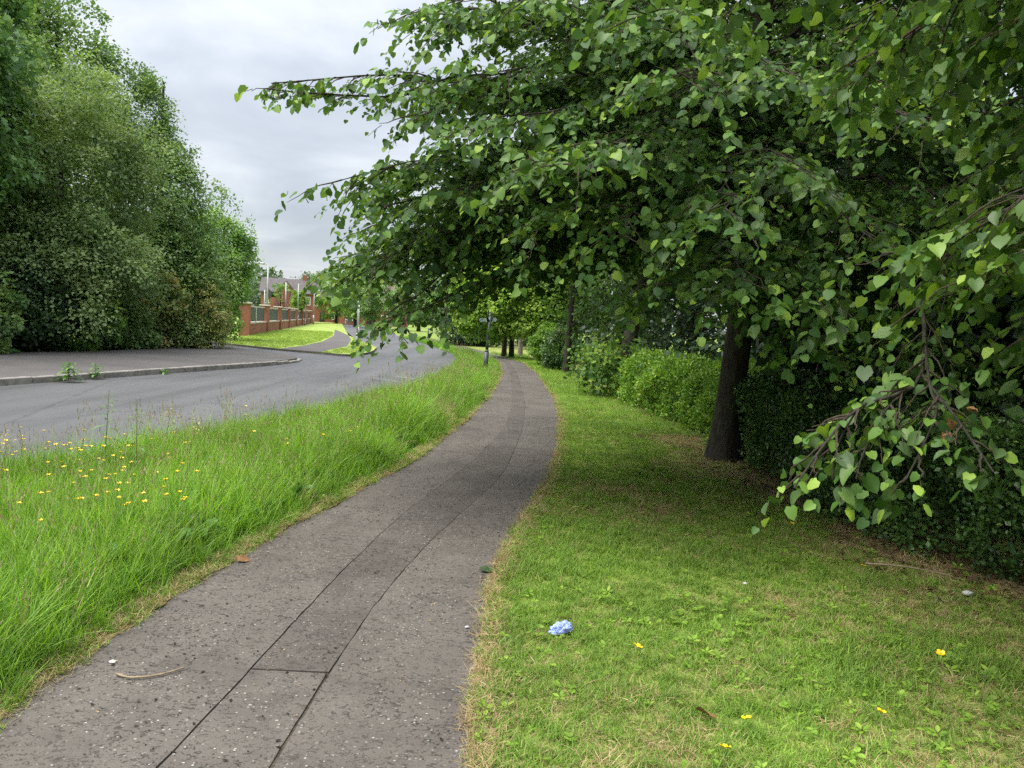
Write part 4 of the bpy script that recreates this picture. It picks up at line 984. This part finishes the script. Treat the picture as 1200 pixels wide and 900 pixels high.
# hedges
def hedge(name, label, line, depth, height, n, size, mat, seed, lumps=.18, tmpl=LEAF4, core=True, clus=7):
    r = np.random.default_rng(seed)
    root = thing(name, label, 'hedge', (line[0][0], line[0][1], 0))
    L = catmull([(a, b, 0) for a, b in line], 60)[:, :2]; sl = np.r_[0, np.cumsum(np.linalg.norm(np.diff(L, axis=0), axis=1))]
    m = n // clus; u = r.uniform(0, sl[-1], m)
    face = r.uniform(size=m); top = face < .45
    v = np.where(top, r.uniform(0, 1, m), np.abs(r.normal(0, .05, m)))           # 0 at the front face
    z = np.where(top, 1 - np.abs(r.normal(0, .06, m)), r.uniform(.02, 1., m) ** .8)
    px, py = np.interp(u, sl, L[:, 0]), np.interp(u, sl, L[:, 1])
    tx = np.interp(u + .2, sl, L[:, 0]) - np.interp(u - .2, sl, L[:, 0]); ty = np.interp(u + .2, sl, L[:, 1]) - np.interp(u - .2, sl, L[:, 1]); q = np.hypot(tx, ty); nx, ny = ty / q, -tx / q
    lump = np.array([gn(a * 1.4, zz * 1.6 + b_ * 1.4, 1.0, seed) + .5 * gn(a * 4, zz * 4 + b_ * 3, 1., seed + 3.) for a, zz, b_ in zip(u, z * height, v * depth)])
    hh = height * (1 + .7 * lumps * np.array([gn(a, b_, .9, seed + 9.) for a, b_ in zip(u, v * depth)]))
    round_ = np.where(~top, .35 * depth * np.clip(z - .62, 0, 1) ** 1.5 * 1.6 / max(depth, .5), 0)
    off = v * depth - lumps * lump * np.where(top, .2, 1.) + round_
    zz = z * hh * np.where(top, 1 - .35 * np.clip(.25 - v, 0, 1), 1) + np.where(top, lumps * .5 * lump, 0)
    C = np.c_[px + nx * off, py + ny * off, np.maximum(zz, .04)]
    out = np.c_[np.where(top, -nx * .2, -nx), np.where(top, -ny * .2, -ny), np.where(top, 1., .35)]
    P = np.repeat(C, clus, 0) + r.normal(0, size * .95, (m * clus, 3)); O = np.repeat(out, clus, 0)
    D = nrm(O * .7 + r.normal(0, .65, P.shape) + UP * .25); N = nrm(O * .4 + UP * .7 + r.normal(0, .5, P.shape))
    P[:, 2] = np.maximum(P[:, 2], .02)
    T = np.clip(np.repeat(r.normal(.42, .2, m) + .35 * lump, clus) + r.normal(0, .12, len(P)), 0, 1)
    leaves('foliage', P, D, N, size * r.uniform(.6, 1.25, len(P)), T, MT[mat], tmpl, root)
    st = Tubes()
    for k in range(int(sl[-1] * 22)):
        a = r.uniform(0, sl[-1]); b = r.uniform(.15, .9) * depth; i = np.searchsorted(sl, a).clip(1, 59); t_ = L[i] - L[i - 1]; t_ = t_ / np.linalg.norm(t_)
        p = L[i] + np.array([t_[1], -t_[0]]) * b; h = height * r.uniform(.6, .92)
        Q = np.array([[p[0], p[1], 0], [p[0] + r.normal(0, .08), p[1] + r.normal(0, .08), h * .5], [p[0] + r.normal(0, .2), p[1] + r.normal(0, .2), h]]); st.add(Q, [.012, .008, .003], 4)
    st.build('stems', MT['twig'], root, 'stuff')
    return root
front = [(float(hedgeF(y)) + .08, float(y)) for y in (2.0, 4.0, 5.4, 6.4, 7.6, 8.9, 10.4)]
hedge('evergreen_hedge', 'dark glossy evergreen hedge right of the lawn under the hanging lime shoots', front, 2.6, 1.12, 80000, .046, 'privet', 5, lumps=.30)
hedge('clipped_hedge', 'bright yellow-green hedge behind the thick dark lime trunk', [(float(hedgeF(y)) + .05, float(y)) for y in (10.9, 12.9, 14.5, 16.5, 18.2)], 1.3, .95, 45000, .064, 'hedge', 6, lumps=.42)
hedge('rear_hedge', 'lighter green stretch of hedge past the leaning lime', [(float(hedgeF(y)) + .55, float(y)) for y in (20.2, 22, 24., 26.5)], 1.2, .92, 26000, .06, 'green', 8, lumps=.28)

# small green shoots with loose leaves in front of the leaning lime, hill woods and distant trees
def wood_mass():
    r = np.random.default_rng(99); P, D, N, S, T = [], [], [], [], []
    for k in range(46):
        x = -135 + k * 2.6 + r.normal(0, 1.2); y = 245 + r.normal(0, 14); h = r.uniform(9.5, 14.5); w = r.uniform(4, 6)
        if x > -40: h *= .85
        m = 700; d = nrm(r.normal(size=(m, 3))); b = 1 + .25 * r.normal(size=(m, 1)) * .5
        q = np.array([x, y, h * .55]) + d * np.array([w, w, h * .5]) * b; q[:, 2] = np.maximum(q[:, 2], 0)
        P.append(q); D.append(nrm(r.normal(size=(m, 3)))); N.append(nrm(d + UP * .6 + r.normal(0, .4, (m, 3)))); S.append(r.uniform(.7, 1.5, m)); T.append(np.clip(r.normal(.5, .16, m) + r.normal(0, .15), 0, 1))
    return leaves('hill_wood', np.vstack(P), np.vstack(D), np.vstack(N), np.concatenate(S), np.concatenate(T), MT['hill'], LEAFQ)
wood_mass()
G_d = 'distant street trees'
for k, (lab, x, y, h, r_, zc, m, n) in enumerate([
    ('round green tree on the grass beside the far pavement, past the brick wall', -33.0, 142, 9.6, 5.2, 5.6, 'green', 200),
    ('small bright green tree behind the brick wall, in front of the houses', -27.8, 99, 4.6, .9, 3.2, 'hedge', 60),
    ('dark green garden tree before the gabled house', -28.4, 93, 5.0, 1.3, 3.2, 'green', 60),
    ('pale green tree by the road beyond the island verge', -24.5, 118, 7.5, 3.0, 4.6, 'green', 120),
    ('darker bushy tree by the road to the right of the white lamp column', -20.5, 112, 7.2, 3.0, 4.2, 'alder', 120),
    ('far roadside tree over the bend of the road', -13.5, 108, 8., 3.4, 4.6, 'alder', 140),
    ('far roadside tree half hidden by the lime shoots over the bend', -8.0, 100, 8., 3.4, 4.5, 'green', 140)]):
    cluster_tree('street_tree', lab, (x, y, 0), ([(x, y, -.05), (x, y, h * .3), (x, y, h * .8)], [.28 if h > 6 else .1, .22 if h > 6 else .08, .04]), [(x, y, zc, r_, r_ * .8, (h - zc) * 1.0)], n, 55, .28 if h > 6 else .16, .5 if h > 6 else .22, m, seed=120 + k, group=G_d, limbs=3)

# ------------------------------------------------------------------ brick wall, houses, lamp columns
wx = lambda y: -15.55 - .2135 * (y - 42.4)
wang = math.atan2(1, -.2135)
wall = thing('boundary_wall', 'long red brick boundary wall with tall piers and dark panels above the far lawn', 'wall', (wx(47), 47, 0))
ys = [47.2, 58.2, 68.6, 79.0, 89.4, 99.8, 110.2, 120.6]
for k, y in enumerate(ys):
    bm = bmesh.new(); box(bm, (wx(y), y, 1.0), (.62, .62, 2.1), wang)
    p = link('pier', bm_mesh('pier', bm, MT['brick']), wall)
    bm = bmesh.new(); box(bm, (wx(y), y, 2.10), (.76, .76, .10), wang, .02); link('cap', bm_mesh('cap', bm, MT['coping']), p)
for a, b in zip(ys[:-1], ys[1:]):
    m = (a + b) / 2; L = math.hypot(wx(b) - wx(a), b - a) - .64
    box_obj('wall_panel', (wx(m), m, .38), (L, .34, .86), MT['brick'], wall, wang)
    box_obj('coping', (wx(m), m, .86), (L, .42, .09), MT['coping'], wall, wang, .01)
    box_obj('fence_panel', (wx(m), m, 1.40), (L - .5, .05, .92), MT['panel'], wall, wang)
    box_obj('rail', (wx(m), m, 1.93), (L, .10, .09), MT['coping'], wall, wang)
m = 126.5; box_obj('wall_panel', (wx(m), m, 1.1), (11, .4, 2.2), MT['brick'], wall, wang)
box_obj('fence_post', (wx(52.5), 52.5, 1.4), (.12, .12, 1.0), MT['whitepaint'], wall, wang)
rear = thing('rear_wall', 'higher brick retaining wall and dark railing behind the boundary wall', 'wall', (-25.5, 82, 0))
box_obj('brick_panel', (-26.2, 84, 1.5), (24, .35, 3.0), MT['brick'], rear, math.radians(106))
box_obj('railing', (-27.6, 86.5, 3.55), (22, .08, .95), MT['panel'], rear, math.radians(106))
box_obj('pier', (-27.6, 92.5, 2.1), (.8, .8, 4.2), MT['brick'], rear, math.radians(106))

def house(label, x, y, w, d, eaves, ridge, rz, walls, roof, gable_at=None, group='houses behind the brick wall'):
    h = thing('brick_house', label, 'house', (x, y, 0), rz, group)
    def put(name, bm, mat, par=h):
        return link(name, bm_mesh(name, bm, mat), par, None, False)
    bm = bmesh.new()
    def prism(bm, x0, x1, y0, y1, e_, r_):                   # gabled body, ridge along x
        ym = (y0 + y1) / 2
        v = [bm.verts.new(q) for q in ((x0, y0, -.2), (x0, y1, -.2), (x0, y1, e_), (x0, ym, r_), (x0, y0, e_), (x1, y0, -.2), (x1, y1, -.2), (x1, y1, e_), (x1, ym, r_), (x1, y0, e_))]
        for f in ((4, 3, 2, 1, 0), (5, 6, 7, 8, 9), (0, 5, 9, 4), (1, 2, 7, 6)): bm.faces.new([v[i] for i in f])
    prism(bm, -w / 2, w / 2, -d / 2, d / 2, eaves, ridge - .15); put('wall', bm, MT[walls])
    bm = bmesh.new(); ov = .4; sl = (ridge - eaves) / (d / 2)
    for s in (-1, 1):
        a, b = (s * (d / 2 + ov), eaves - sl * ov), (0, ridge)
        v = [bm.verts.new(q) for q in ((-w / 2 - .3, a[0], a[1]), (w / 2 + .3, a[0], a[1]), (w / 2 + .3, 0, b[1]), (-w / 2 - .3, 0, b[1]), (-w / 2 - .3, a[0], a[1] + .14), (w / 2 + .3, a[0], a[1] + .14), (w / 2 + .3, 0, b[1] + .14), (-w / 2 - .3, 0, b[1] + .14))]
        for f in ((0, 1, 2, 3), (7, 6, 5, 4), (0, 4, 5, 1), (1, 5, 6, 2), (3, 2, 6, 7), (0, 3, 7, 4)): bm.faces.new([v[i] for i in f])
    bmesh.ops.recalc_face_normals(bm, faces=bm.faces)
    rf = put('roof', bm, MT[roof])
    bm = bmesh.new(); box(bm, (w * .3, 0, ridge + .35), (.7, .5, 1.1)); put('chimney', bm, MT['brick'], rf).matrix_parent_inverse.identity()
    yf = -d / 2
    spots = [(-w * .36, eaves - 1.3), (-w * .12, eaves - 1.3), (w * .36, eaves - 1.3), (-w * .3, 1.4), (w * .32, 1.4)]
    if gable_at is not None:
        gx, gw, ge, gr, gd = gable_at
        bm = bmesh.new()
        v = [bm.verts.new(q) for q in ((gx - gw / 2, yf - gd, -.2), (gx + gw / 2, yf - gd, -.2), (gx + gw / 2, yf - gd, ge), (gx, yf - gd, gr), (gx - gw / 2, yf - gd, ge), (gx - gw / 2, yf + .01, -.2), (gx + gw / 2, yf + .01, -.2), (gx + gw / 2, yf + .01, ge), (gx - gw / 2, yf + .01, ge))]
        for f in ((0, 1, 2, 3, 4), (1, 6, 7, 2), (5, 0, 4, 8)): bm.faces.new([v[i] for i in f])
        put('gable', bm, MT['render'])
        bm = bmesh.new()
        for s in (-1, 1):
            a = (gx + s * (gw / 2 + .35), ge - .35 * (gr - ge) / (gw / 2))
            y0, y1 = yf - gd - .35, yf + d * .42
            vv = [bm.verts.new(q) for q in ((a[0], y0, a[1] + .03), (gx, y0, gr + .03), (gx, y1, gr + .03), (a[0], y1, a[1] + .03), (a[0], y0, a[1] + .17), (gx, y0, gr + .17), (gx, y1, gr + .17), (a[0], y1, a[1] + .17))]
            for f in ((0, 1, 2, 3), (7, 6, 5, 4), (0, 4, 5, 1), (2, 6, 7, 3), (0, 3, 7, 4)): bm.faces.new([vv[i] for i in f])
        bmesh.ops.recalc_face_normals(bm, faces=bm.faces)
        put('gable_roof', bm, MT[roof])
        bm = bmesh.new()
        for s in (-1, 1):
            L_ = math.hypot(gw / 2 + .3, gr - ge + .25); M = Matrix.Translation((gx + s * (gw / 4 + .15), yf - gd - .37, (ge + gr) / 2 - .1)) @ Matrix.Rotation(s * math.atan2(gr - ge, gw / 2), 4, 'Y') @ Matrix.Diagonal((L_, .05, .2, 1)); bmesh.ops.create_cube(bm, size=1, matrix=M)
        put('bargeboard', bm, MT['tilebrown'])
        spots.append((gx, ge - .75, yf - gd))
    for sp in spots:
        xx, zz = sp[0], sp[1]; yy = sp[2] if len(sp) > 2 else yf
        bm = bmesh.new(); t_ = .1
        for cx, cz, sx, sz in ((0, .65, 1.2, t_), (0, -.65, 1.2, t_), (-.55, 0, t_, 1.2), (.55, 0, t_, 1.2), (0, 0, t_ * .7, 1.2)): box(bm, (xx + cx, yy - .04, zz + cz), (sx, .1, sz))
        f = put('window', bm, MT['whitepaint'])
        bm = bmesh.new(); box(bm, (xx, yy - .012, zz), (1.1, .03, 1.25)); put('pane', bm, MT['glass'], f).matrix_parent_inverse.identity()
    bm = bmesh.new(); box(bm, (w * .05, yf - .03, 1.0), (.95, .08, 2.05)); put('door', bm, MT['dark'])
    return h
house('brick house with long grey roof and a buff front gable with white window', -38.6, 131, 8.4, 8, 5.0, 7.2, math.radians(14), 'brick', 'slate', (-.2, 3.6, 4.6, 6.6, 1.2))
house('grey-roofed house partly behind the double-headed lamp column', -40.5, 158, 9, 8, 5.2, 7.6, math.radians(20), 'brick', 'slate')
house('brown-roofed house glimpsed through lime leaves above the road', -27.5, 150, 11, 8, 5.0, 7.7, math.radians(-10), 'brick', 'tilebrown')

G_p = 'lamp columns and poles'
def column(label, x, y, h, r=.075, arm=None, mat='steel', base_h=None, name='lamp_column', cat='street lamp', lean=0.):
    t = thing(name, label, cat, (x, y, 0), 0, G_p)
    bm = bmesh.new(); cone(bm, (x, y, 0), (x, y, h * .28), r * 1.35, r * 1.35, 8); cone(bm, (x, y, h * .28), (x, y, h), r, r * .7, 8); link('column', bm_mesh('column', bm, MT[mat]), t)
    if arm:
        for s in arm:
            bm = bmesh.new(); cone(bm, (x, y, h - .05), (x + s * .35, y - .05, h + .03), .035, .03, 6); link('bracket', bm_mesh('bracket', bm, MT[mat]), t)
            bm = bmesh.new(); box(bm, (x + s * .6, y - .05, h + .05), (.62, .26, .15), 0, .04); l = link('lantern', bm_mesh('lantern', bm, MT['steel']), t)
            bm = bmesh.new(); box(bm, (x + s * .62, y - .05, h - .035), (.45, .2, .03)); link('diffuser', bm_mesh('diffuser', bm, MT['whitepaint']), l)
    return t
column('tallest grey lamp column with single lantern, near end of the brick wall', -20.0, 62, 5.4, .085, (-1,))
column('thin pole close beside the tallest lamp column', -20.87, 64, 3.4, .06, None, name='pole', cat='pole')
column('plain pale pole behind the wall before the gabled house', -24.5, 82, 4.85, .085, None, name='pole', cat='pole')
column('slender pale pole between the gabled house and the small bright tree', -26.0, 92, 5.15, .075, None, name='pole', cat='pole')
column('short post behind the wall, right of the small bright tree', -27.25, 100, 3.35, .08, None, name='pole', cat='post')
column('double-headed lamp column beyond the far end of the wall', -30.9, 118, 5.2, .085, (-1, 1))
column('slim grey signless pole standing on the island verge', -8.83, 43.2, 2.5, .045, None, name='pole', cat='pole')
column('white column beyond the island verge, under the lime leaves', -15.25, 75, 2.75, .06, None, mat='whitepaint', name='pole', cat='pole')
column('thin grey marker post in the pale grass right of the road', -6.4, 57, 1.05, .05, None, mat='postgrey', name='marker_post', cat='post')

# fingerpost on the verge
fp = thing('signpost', 'slim grey signpost with thicker sleeve base leaning in the verge at the path bend', 'signpost', (-.95, 26.3, 0), 0)
bm = bmesh.new(); cone(bm, (-.95, 26.3, -.05), (-.925, 26.3, .66), .082, .078, 14); cone(bm, (-.925, 26.3, .66), (-.922, 26.3, .74), .078, .055, 14); link('base_sleeve', bm_mesh('base_sleeve', bm, MT['postgrey']), fp)
bm = bmesh.new(); cone(bm, (-.922, 26.3, .73), (-.855, 26.3, 2.0), .052, .048, 14); cone(bm, (-.855, 26.3, 2.0), (-.854, 26.3, 2.03), .055, .02, 14); link('post', bm_mesh('post', bm, MT['postgrey']), fp)
for (x0, x1, z, dy) in ((-.93, -1.24, 1.74, -.07), (-.80, -.62, 1.78, .06)):
    bm = bmesh.new(); s = -1 if x1 < x0 else 1
    v0 = [(x0, z - .07), (x1 - s * .05, z - .07), (x1, z), (x1 - s * .05, z + .07), (x0, z + .07)]
    a = [bm.verts.new((q[0], 26.3 + dy - .012, q[1])) for q in v0]; b = [bm.verts.new((q[0], 26.3 + dy + .012, q[1])) for q in v0]
    bm.faces.new(a); bm.faces.new(b[::-1])
    for i in range(5): bm.faces.new((a[i], a[(i + 1) % 5], b[(i + 1) % 5], b[i]))
    bmesh.ops.recalc_face_normals(bm, faces=bm.faces); link('sign_arm', bm_mesh('sign_arm', bm, MT['sign']), fp)

# ------------------------------------------------------------------ walker far along the pavement
def skin_body(name, joints, edges, mat, parent, sub=1):
    me = bpy.data.meshes.new(name); me.from_pydata([j[0] for j in joints], edges, [])
    o = bpy.data.objects.new(name, me); COL.objects.link(o)
    md = o.modifiers.new('skin', 'SKIN')
    for v, j in zip(me.skin_vertices[0].data, joints): v.radius = (j[1], j[1]) if not isinstance(j[1], tuple) else j[1]
    me.skin_vertices[0].data[0].use_root = True
    sb = o.modifiers.new('sub', 'SUBSURF'); sb.levels = sub; sb.render_levels = sub
    dg = bpy.context.evaluated_depsgraph_get(); m2 = bpy.data.meshes.new_from_object(o.evaluated_get(dg)); m2.materials.clear(); m2.materials.append(mat)
    bpy.data.objects.remove(o); m2.polygons.foreach_set('use_smooth', np.ones(len(m2.polygons), bool))
    r = bpy.data.objects.new(name, m2); COL.objects.link(r); r.parent = parent
    return r
pw = thing('person', 'person in a black top and pinkish grey trousers walking on the far pavement', 'person', (-29.3, 133.5, .085), math.radians(12))
J = [((0, 0, .95), .12), ((0, 0, 1.18), .12), ((0, .0, 1.40), (.15, .10)), ((0, 0, 1.50), .055), ((0, .01, 1.56), .055), ((0, .02, 1.64), .085), ((0, .01, 1.72), .07),
     ((.19, 0, 1.40), .05), ((.24, .03, 1.12), .042), ((.23, .14, .90), .03), ((-.19, 0, 1.40), .05), ((-.24, -.06, 1.12), .042), ((-.23, -.04, .87), .03),
     ((.09, 0, .90), .09), ((.09, .14, .50), .06), ((.09, .16, .09), .045), ((.09, .28, .04), .035), ((-.09, 0, .90), .09), ((-.09, -.06, .50), .06), ((-.09, -.26, .11), .045), ((-.09, -.16, .04), .035)]
E = [(0, 1), (1, 2), (2, 3), (3, 4), (4, 5), (5, 6), (2, 7), (7, 8), (8, 9), (2, 10), (10, 11), (11, 12), (0, 13), (13, 14), (14, 15), (15, 16), (0, 17), (17, 18), (18, 19), (19, 20)]
for s, i, h in ((1, 9, (.23, .15, .84)), (-1, 12, (-.23, -.03, .81))):
    pi_ = len(J); J.append((h, .026)); E.append((i, pi_))
    for f in range(4):
        J.append(((h[0] + .004, h[1] - .024 + .016 * f, h[2] - .075 + .01 * abs(f - 1.5)), .008)); E.append((pi_, len(J) - 1))
    J.append(((h[0] - s * .02, h[1] + .035, h[2] - .03), .009)); E.append((pi_, len(J) - 1))
skin_body('body', J, E, MT['skin'], pw)
skin_body('jacket', [((0, 0, .93), .145), ((0, 0, 1.18), .145), ((0, 0, 1.41), (.175, .12)), ((.20, 0, 1.40), .066), ((.25, .03, 1.12), .056), ((.235, .13, .93), .045), ((-.20, 0, 1.40), .066), ((-.25, -.06, 1.12), .056), ((-.235, -.045, .91), .045), ((0, 0, 1.49), .07)],
          [(0, 1), (1, 2), (2, 3), (3, 4), (4, 5), (2, 6), (6, 7), (7, 8), (2, 9)], MT['black'], pw)
skin_body('trousers', [((0, 0, .94), .15), ((.09, 0, .86), .11), ((.09, .14, .50), .078), ((.09, .16, .12), .066), ((-.09, 0, .86), .11), ((-.09, -.06, .50), .078), ((-.09, -.25, .14), .066)], [(0, 1), (1, 2), (2, 3), (0, 4), (4, 5), (5, 6)], MT['pink'], pw)
bm = bmesh.new(); bmesh.ops.create_uvsphere(bm, u_segments=12, v_segments=8, radius=1, matrix=Matrix.Translation((0, -.015, 1.68)) @ Matrix.Diagonal((.10, .115, .115, 1)))
for v in bm.verts: v.co += Vector((gn(v.co.x * 30, v.co.z * 30, 1, 1.), gn(v.co.y * 30, v.co.z * 30, 1, 4.), 0)) * .012
o = link('hair', bm_mesh('hair', bm, MT['hair'], True)); o.parent = pw

# ------------------------------------------------------------------ small things on the ground
# crumpled blue tissue
bm = bmesh.new(); bmesh.ops.create_icosphere(bm, subdivisions=5, radius=1)
for v in bm.verts:
    d = v.co.normalized(); f = 1 + .30 * mnoise.noise(d * 2.1 + Vector((3, 1, 5))) - .26 * abs(mnoise.noise(d * 4.6 + Vector((9, 2, 0)))) - .26 * abs(mnoise.noise(d * 9 + Vector((1, 7, 3)))) - .14 * abs(mnoise.noise(d * 19 + Vector((4, 2, 8))))
    x = d.x * .066 * f; q = 1 + .22 * d.x
    v.co = Vector((x, d.y * .042 * f, max(d.z * .040 * f * q, -.022)))
tis = link('tissue', bm_mesh('tissue', bm, MT['cloth']), None)
tis.location = (.325, 3.96, gz(.32, 3.96) + .036); tis.rotation_euler = (0, -.18, .35)
tag(tis, 'crumpled pale blue tissue lying on the mown grass beside the path', 'tissue')

# curved twig on the path
t = Tubes(); t.add(catmull([(-1.66, 3.24, .040), (-1.58, 3.21, .042), (-1.48, 3.25, .040), (-1.40, 3.33, .041)], 12), np.linspace(.0055, .0035, 12), 6)
tag(t.build('twig', MT['drytwig']), 'bare pale curved twig lying on the asphalt footpath', 'twig')
def flat_leaf(name, label, x, y, s, mat, rz, curl=.3, z=.036, cat='leaf'):
    me = LEAF_ME[0].copy(); me.materials.clear(); me.materials.append(MT[mat])
    o = link(name, me); o.location = (x, y, z + s * .12); o.scale = (s, s, s); o.rotation_euler = (curl, .05, rz); return tag(o, label, cat)
flat_leaf('fallen_leaf', 'curled orange-brown dead leaf at the grassy edge of the footpath', -1.71, 4.85, .085, 'deadleaf', .4, .35)
flat_leaf('fallen_leaf', 'small dead brown leaf in the short grass near the buttercups', .90, 3.10, .09, 'deadleaf', 2.0, .5, gz(.9, 3.1) + .03)
flat_leaf('green_leaf', 'fresh green fallen leaf on the right side of the footpath', -.14, 4.9, .09, 'lime', .1, .2)
def bit(label, x, y, s, z):
    bm = bmesh.new(); bmesh.ops.create_icosphere(bm, subdivisions=2, radius=1)
    for v in bm.verts: v.co = Vector((v.co.x, v.co.y * .7, v.co.z * .45)) * s * (1 + .35 * mnoise.noise(v.co * 2 + Vector((x * 9, y * 5, 0))))
    o = link('litter', bm_mesh('litter', bm, MT['whitebit'])); o.location = (x, y, z); return tag(o, label, 'litter')
bit('scrap of white litter against the foot of the evergreen hedge', 3.05, 4.92, .035, gz(3.05, 4.92) + .03)
bit('tiny white scrap in the dry mown grass', 1.57, 4.85, .016, gz(1.57, 4.85) + .04)
bit('small white pebble on the footpath near the tissue', -.17, 3.96, .012, .040)
bit('flat whitish smear of litter on the footpath beside the verge edge', -1.74, 3.36, .016, .036)
t = Tubes(); t.add(catmull([(2.62, 5.45, .06), (2.75, 5.38, .08), (2.9, 5.3, .09), (3.1, 5.24, .07)], 10), np.linspace(.008, .004, 10), 6)
tag(t.build('stick', MT['drytwig']), 'bare fallen stick half under the evergreen hedge', 'stick')

# buttercups
def buttercup_mesh(h, seed):
    r = random.Random(seed); bm = bmesh.new()
    b = (r.uniform(-.05, .05), r.uniform(-.05, .05)); cone(bm, (0, 0, 0), (b[0] * .4, b[1] * .4, h * .55), .0016, .0014, 4, 0); cone(bm, (b[0] * .4, b[1] * .4, h * .55), (b[0], b[1], h), .0014, .0011, 4, 0)
    for k in range(5):
        a = k * 1.2566; c, s = math.cos(a), math.sin(a)
        L = [(0, 0, 0), (.010, .009, .004), (.0185, .006, .011), (.0185, -.006, .011), (.010, -.009, .004)]
        f = bm.faces.new([bm.verts.new((b[0] + x * c - y * s, b[1] + x * s + y * c, h + z)) for x, y, z in L]); f.material_index = 1
    g = bmesh.ops.create_icosphere(bm, subdivisions=1, radius=.0055, matrix=Matrix.Translation((b[0], b[1], h + .004)))
    for f in {f for v in g['verts'] for f in v.link_faces}: f.material_index = 2
    return bm_mesh('buttercup', bm, [MT['stem'], MT['petal'], MT['centre']])
BC = [buttercup_mesh(.36, 1), buttercup_mesh(.42, 2), buttercup_mesh(.31, 3)]; BL = [buttercup_mesh(.06, 4), buttercup_mesh(.08, 5)]
rb = random.Random(5); placed = 0
while placed < 110:
    y = rb.uniform(4.2, 10.5); f = rb.random()
    x = float(roadR(y)) + .25 + f * f * (float(pathL(y)) - float(roadR(y)) - .6) * 1.0
    if y > 7.5 and rb.random() < .85: continue
    if placed < 74: y = rb.uniform(4.6, 7.2); x = -y * rb.uniform(.42, .69)
    if x / y < -.70: continue
    o = link('buttercup', BC[placed % 3]); s = rb.uniform(.85, 1.2); o.location = (x, y, gz(x, y)); o.rotation_euler = (rb.uniform(-.15, .15), rb.uniform(-.15, .15), rb.uniform(0, 6.28)); o.scale = (s * .8, s * .8, s)
    tag(o, 'yellow buttercup standing in the tall grass between road and footpath', 'flower', 'buttercups in the tall verge grass'); placed += 1
for (lab, x, y) in [('single yellow buttercup in the lawn to the right of the blue tissue', .72, 3.66), ('yellow buttercup in the lawn just above the nearest one', 1.02, 3.05), ('nearest yellow buttercup at the bottom of the lawn', .90, 2.82), ('yellow buttercup in the dry lawn toward the hedge foot', 2.55, 5.25),
                    ('yellow buttercup in the lower right of the lawn', 1.66, 3.12), ('yellow buttercup among clover far right of the lawn', 2.2, 3.75), ('yellow flower at the shaded hedge edge below the low lime shoot', 2.42, 6.3)]:
    o = link('buttercup', BL[0]); o.location = (x, y, gz(x, y)); o.scale = (1.2, 1.2, 1.); o.rotation_euler = (-.3, .1, x * 7); tag(o, lab, 'flower', 'buttercups in the lawn')

# tall weeds and kerb weeds
def weed(name, label, x, y, h, n, ll, seed, z=0., bushy=False, cat='weed'):
    r = np.random.default_rng(seed); t = thing(name, label, cat, (x, y, z))
    lean = r.normal(0, .06, 2); T = Tubes(); path_ = np.array([[x + lean[0] * f * h, y + lean[1] * f * h, z + h * f] for f in np.linspace(0, 1, 6)]); T.add(path_, np.linspace(.006, .002, 6), 5); T.build('stem', MT['redstem'], t)
    for k in range(n):
        f = .18 + .8 * k / n; az = k * 2.4 + r.normal(0, .3); l = ll * (1 - .45 * f) * r.uniform(.8, 1.2); p = np.array([x + lean[0] * f * h, y + lean[1] * f * h, z + h * f]); el = r.uniform(.15, .7)
        d = np.array([math.cos(az), math.sin(az), 0]); s = np.array([-math.sin(az), math.cos(az), 0]); V, F = [], []
        for q, w in ((0, .02), (.25, .13), (.55, .15), (.8, .09), (1, 0)):
            c = p + d * l * q * math.cos(el) + UP * (l * q * math.sin(el) - .55 * l * q * q); V += [c - s * w * l + UP * .03 * l, c, c + s * w * l + UP * .03 * l]
        for i in range(4): F += [(3 * i, 3 * i + 1, 3 * i + 4, 3 * i + 3), (3 * i + 1, 3 * i + 2, 3 * i + 5, 3 * i + 4)]
        link('leaf', mesh_np('leaf', V, F, MT['herb'], np.full(15, r.uniform(.3, 1))), t)
    return t
weed('tall_weed', 'taller leafy willowherb stalk rising from the verge grass by the road', -3.70, 6.95, .86, 22, .17, 1)
weed('tall_weed', 'thinner leafy stalk beside the taller willowherb on the verge', -3.40, 6.95, .80, 16, .14, 2)
weed('kerb_weed', 'large green weed tuft growing in the kerb gutter', -9.05, 15.6, .42, 34, .32, 3)
weed('kerb_weed', 'smaller green weed tuft farther along the kerb gutter', -8.95, 16.45, .36, 24, .26, 4)
weed('kerb_weed', 'flat thin weed at the kerb toward the junction', -8.45, 18.6, .16, 12, .2, 6)
def dock(label, x, y, seed, h=.55):
    r = np.random.default_rng(seed); t = thing('dry_dock', label, 'plant', (x, y, 0)); T = Tubes(); T.add([(x, y, 0), (x + .03, y, h * .6), (x + .08, y, h)], [.004, .003, .002], 4); T.build('stem', MT['drytwig'], t)
    m = 90; P = np.array([x + .08, y, h]) + r.normal(0, 1, (m, 3)) * np.array([.05, .05, .05]); leaves('seed_head', P, r.normal(size=(m, 3)), r.normal(size=(m, 3)), r.uniform(.01, .022, m), r.uniform(.4, 1, m), MT['straw'], LEAFQ, t)
dock('pale dried seed head beside the tall willowherb stalks', -3.2, 7.0, 1, .66)
dock('pale dried seed head in the verge grass at the photo edge', -4.1, 6.1, 2, .5)
dock('shorter buff dried seed head right of the willowherb stalks', -3.05, 7.2, 3, .52)
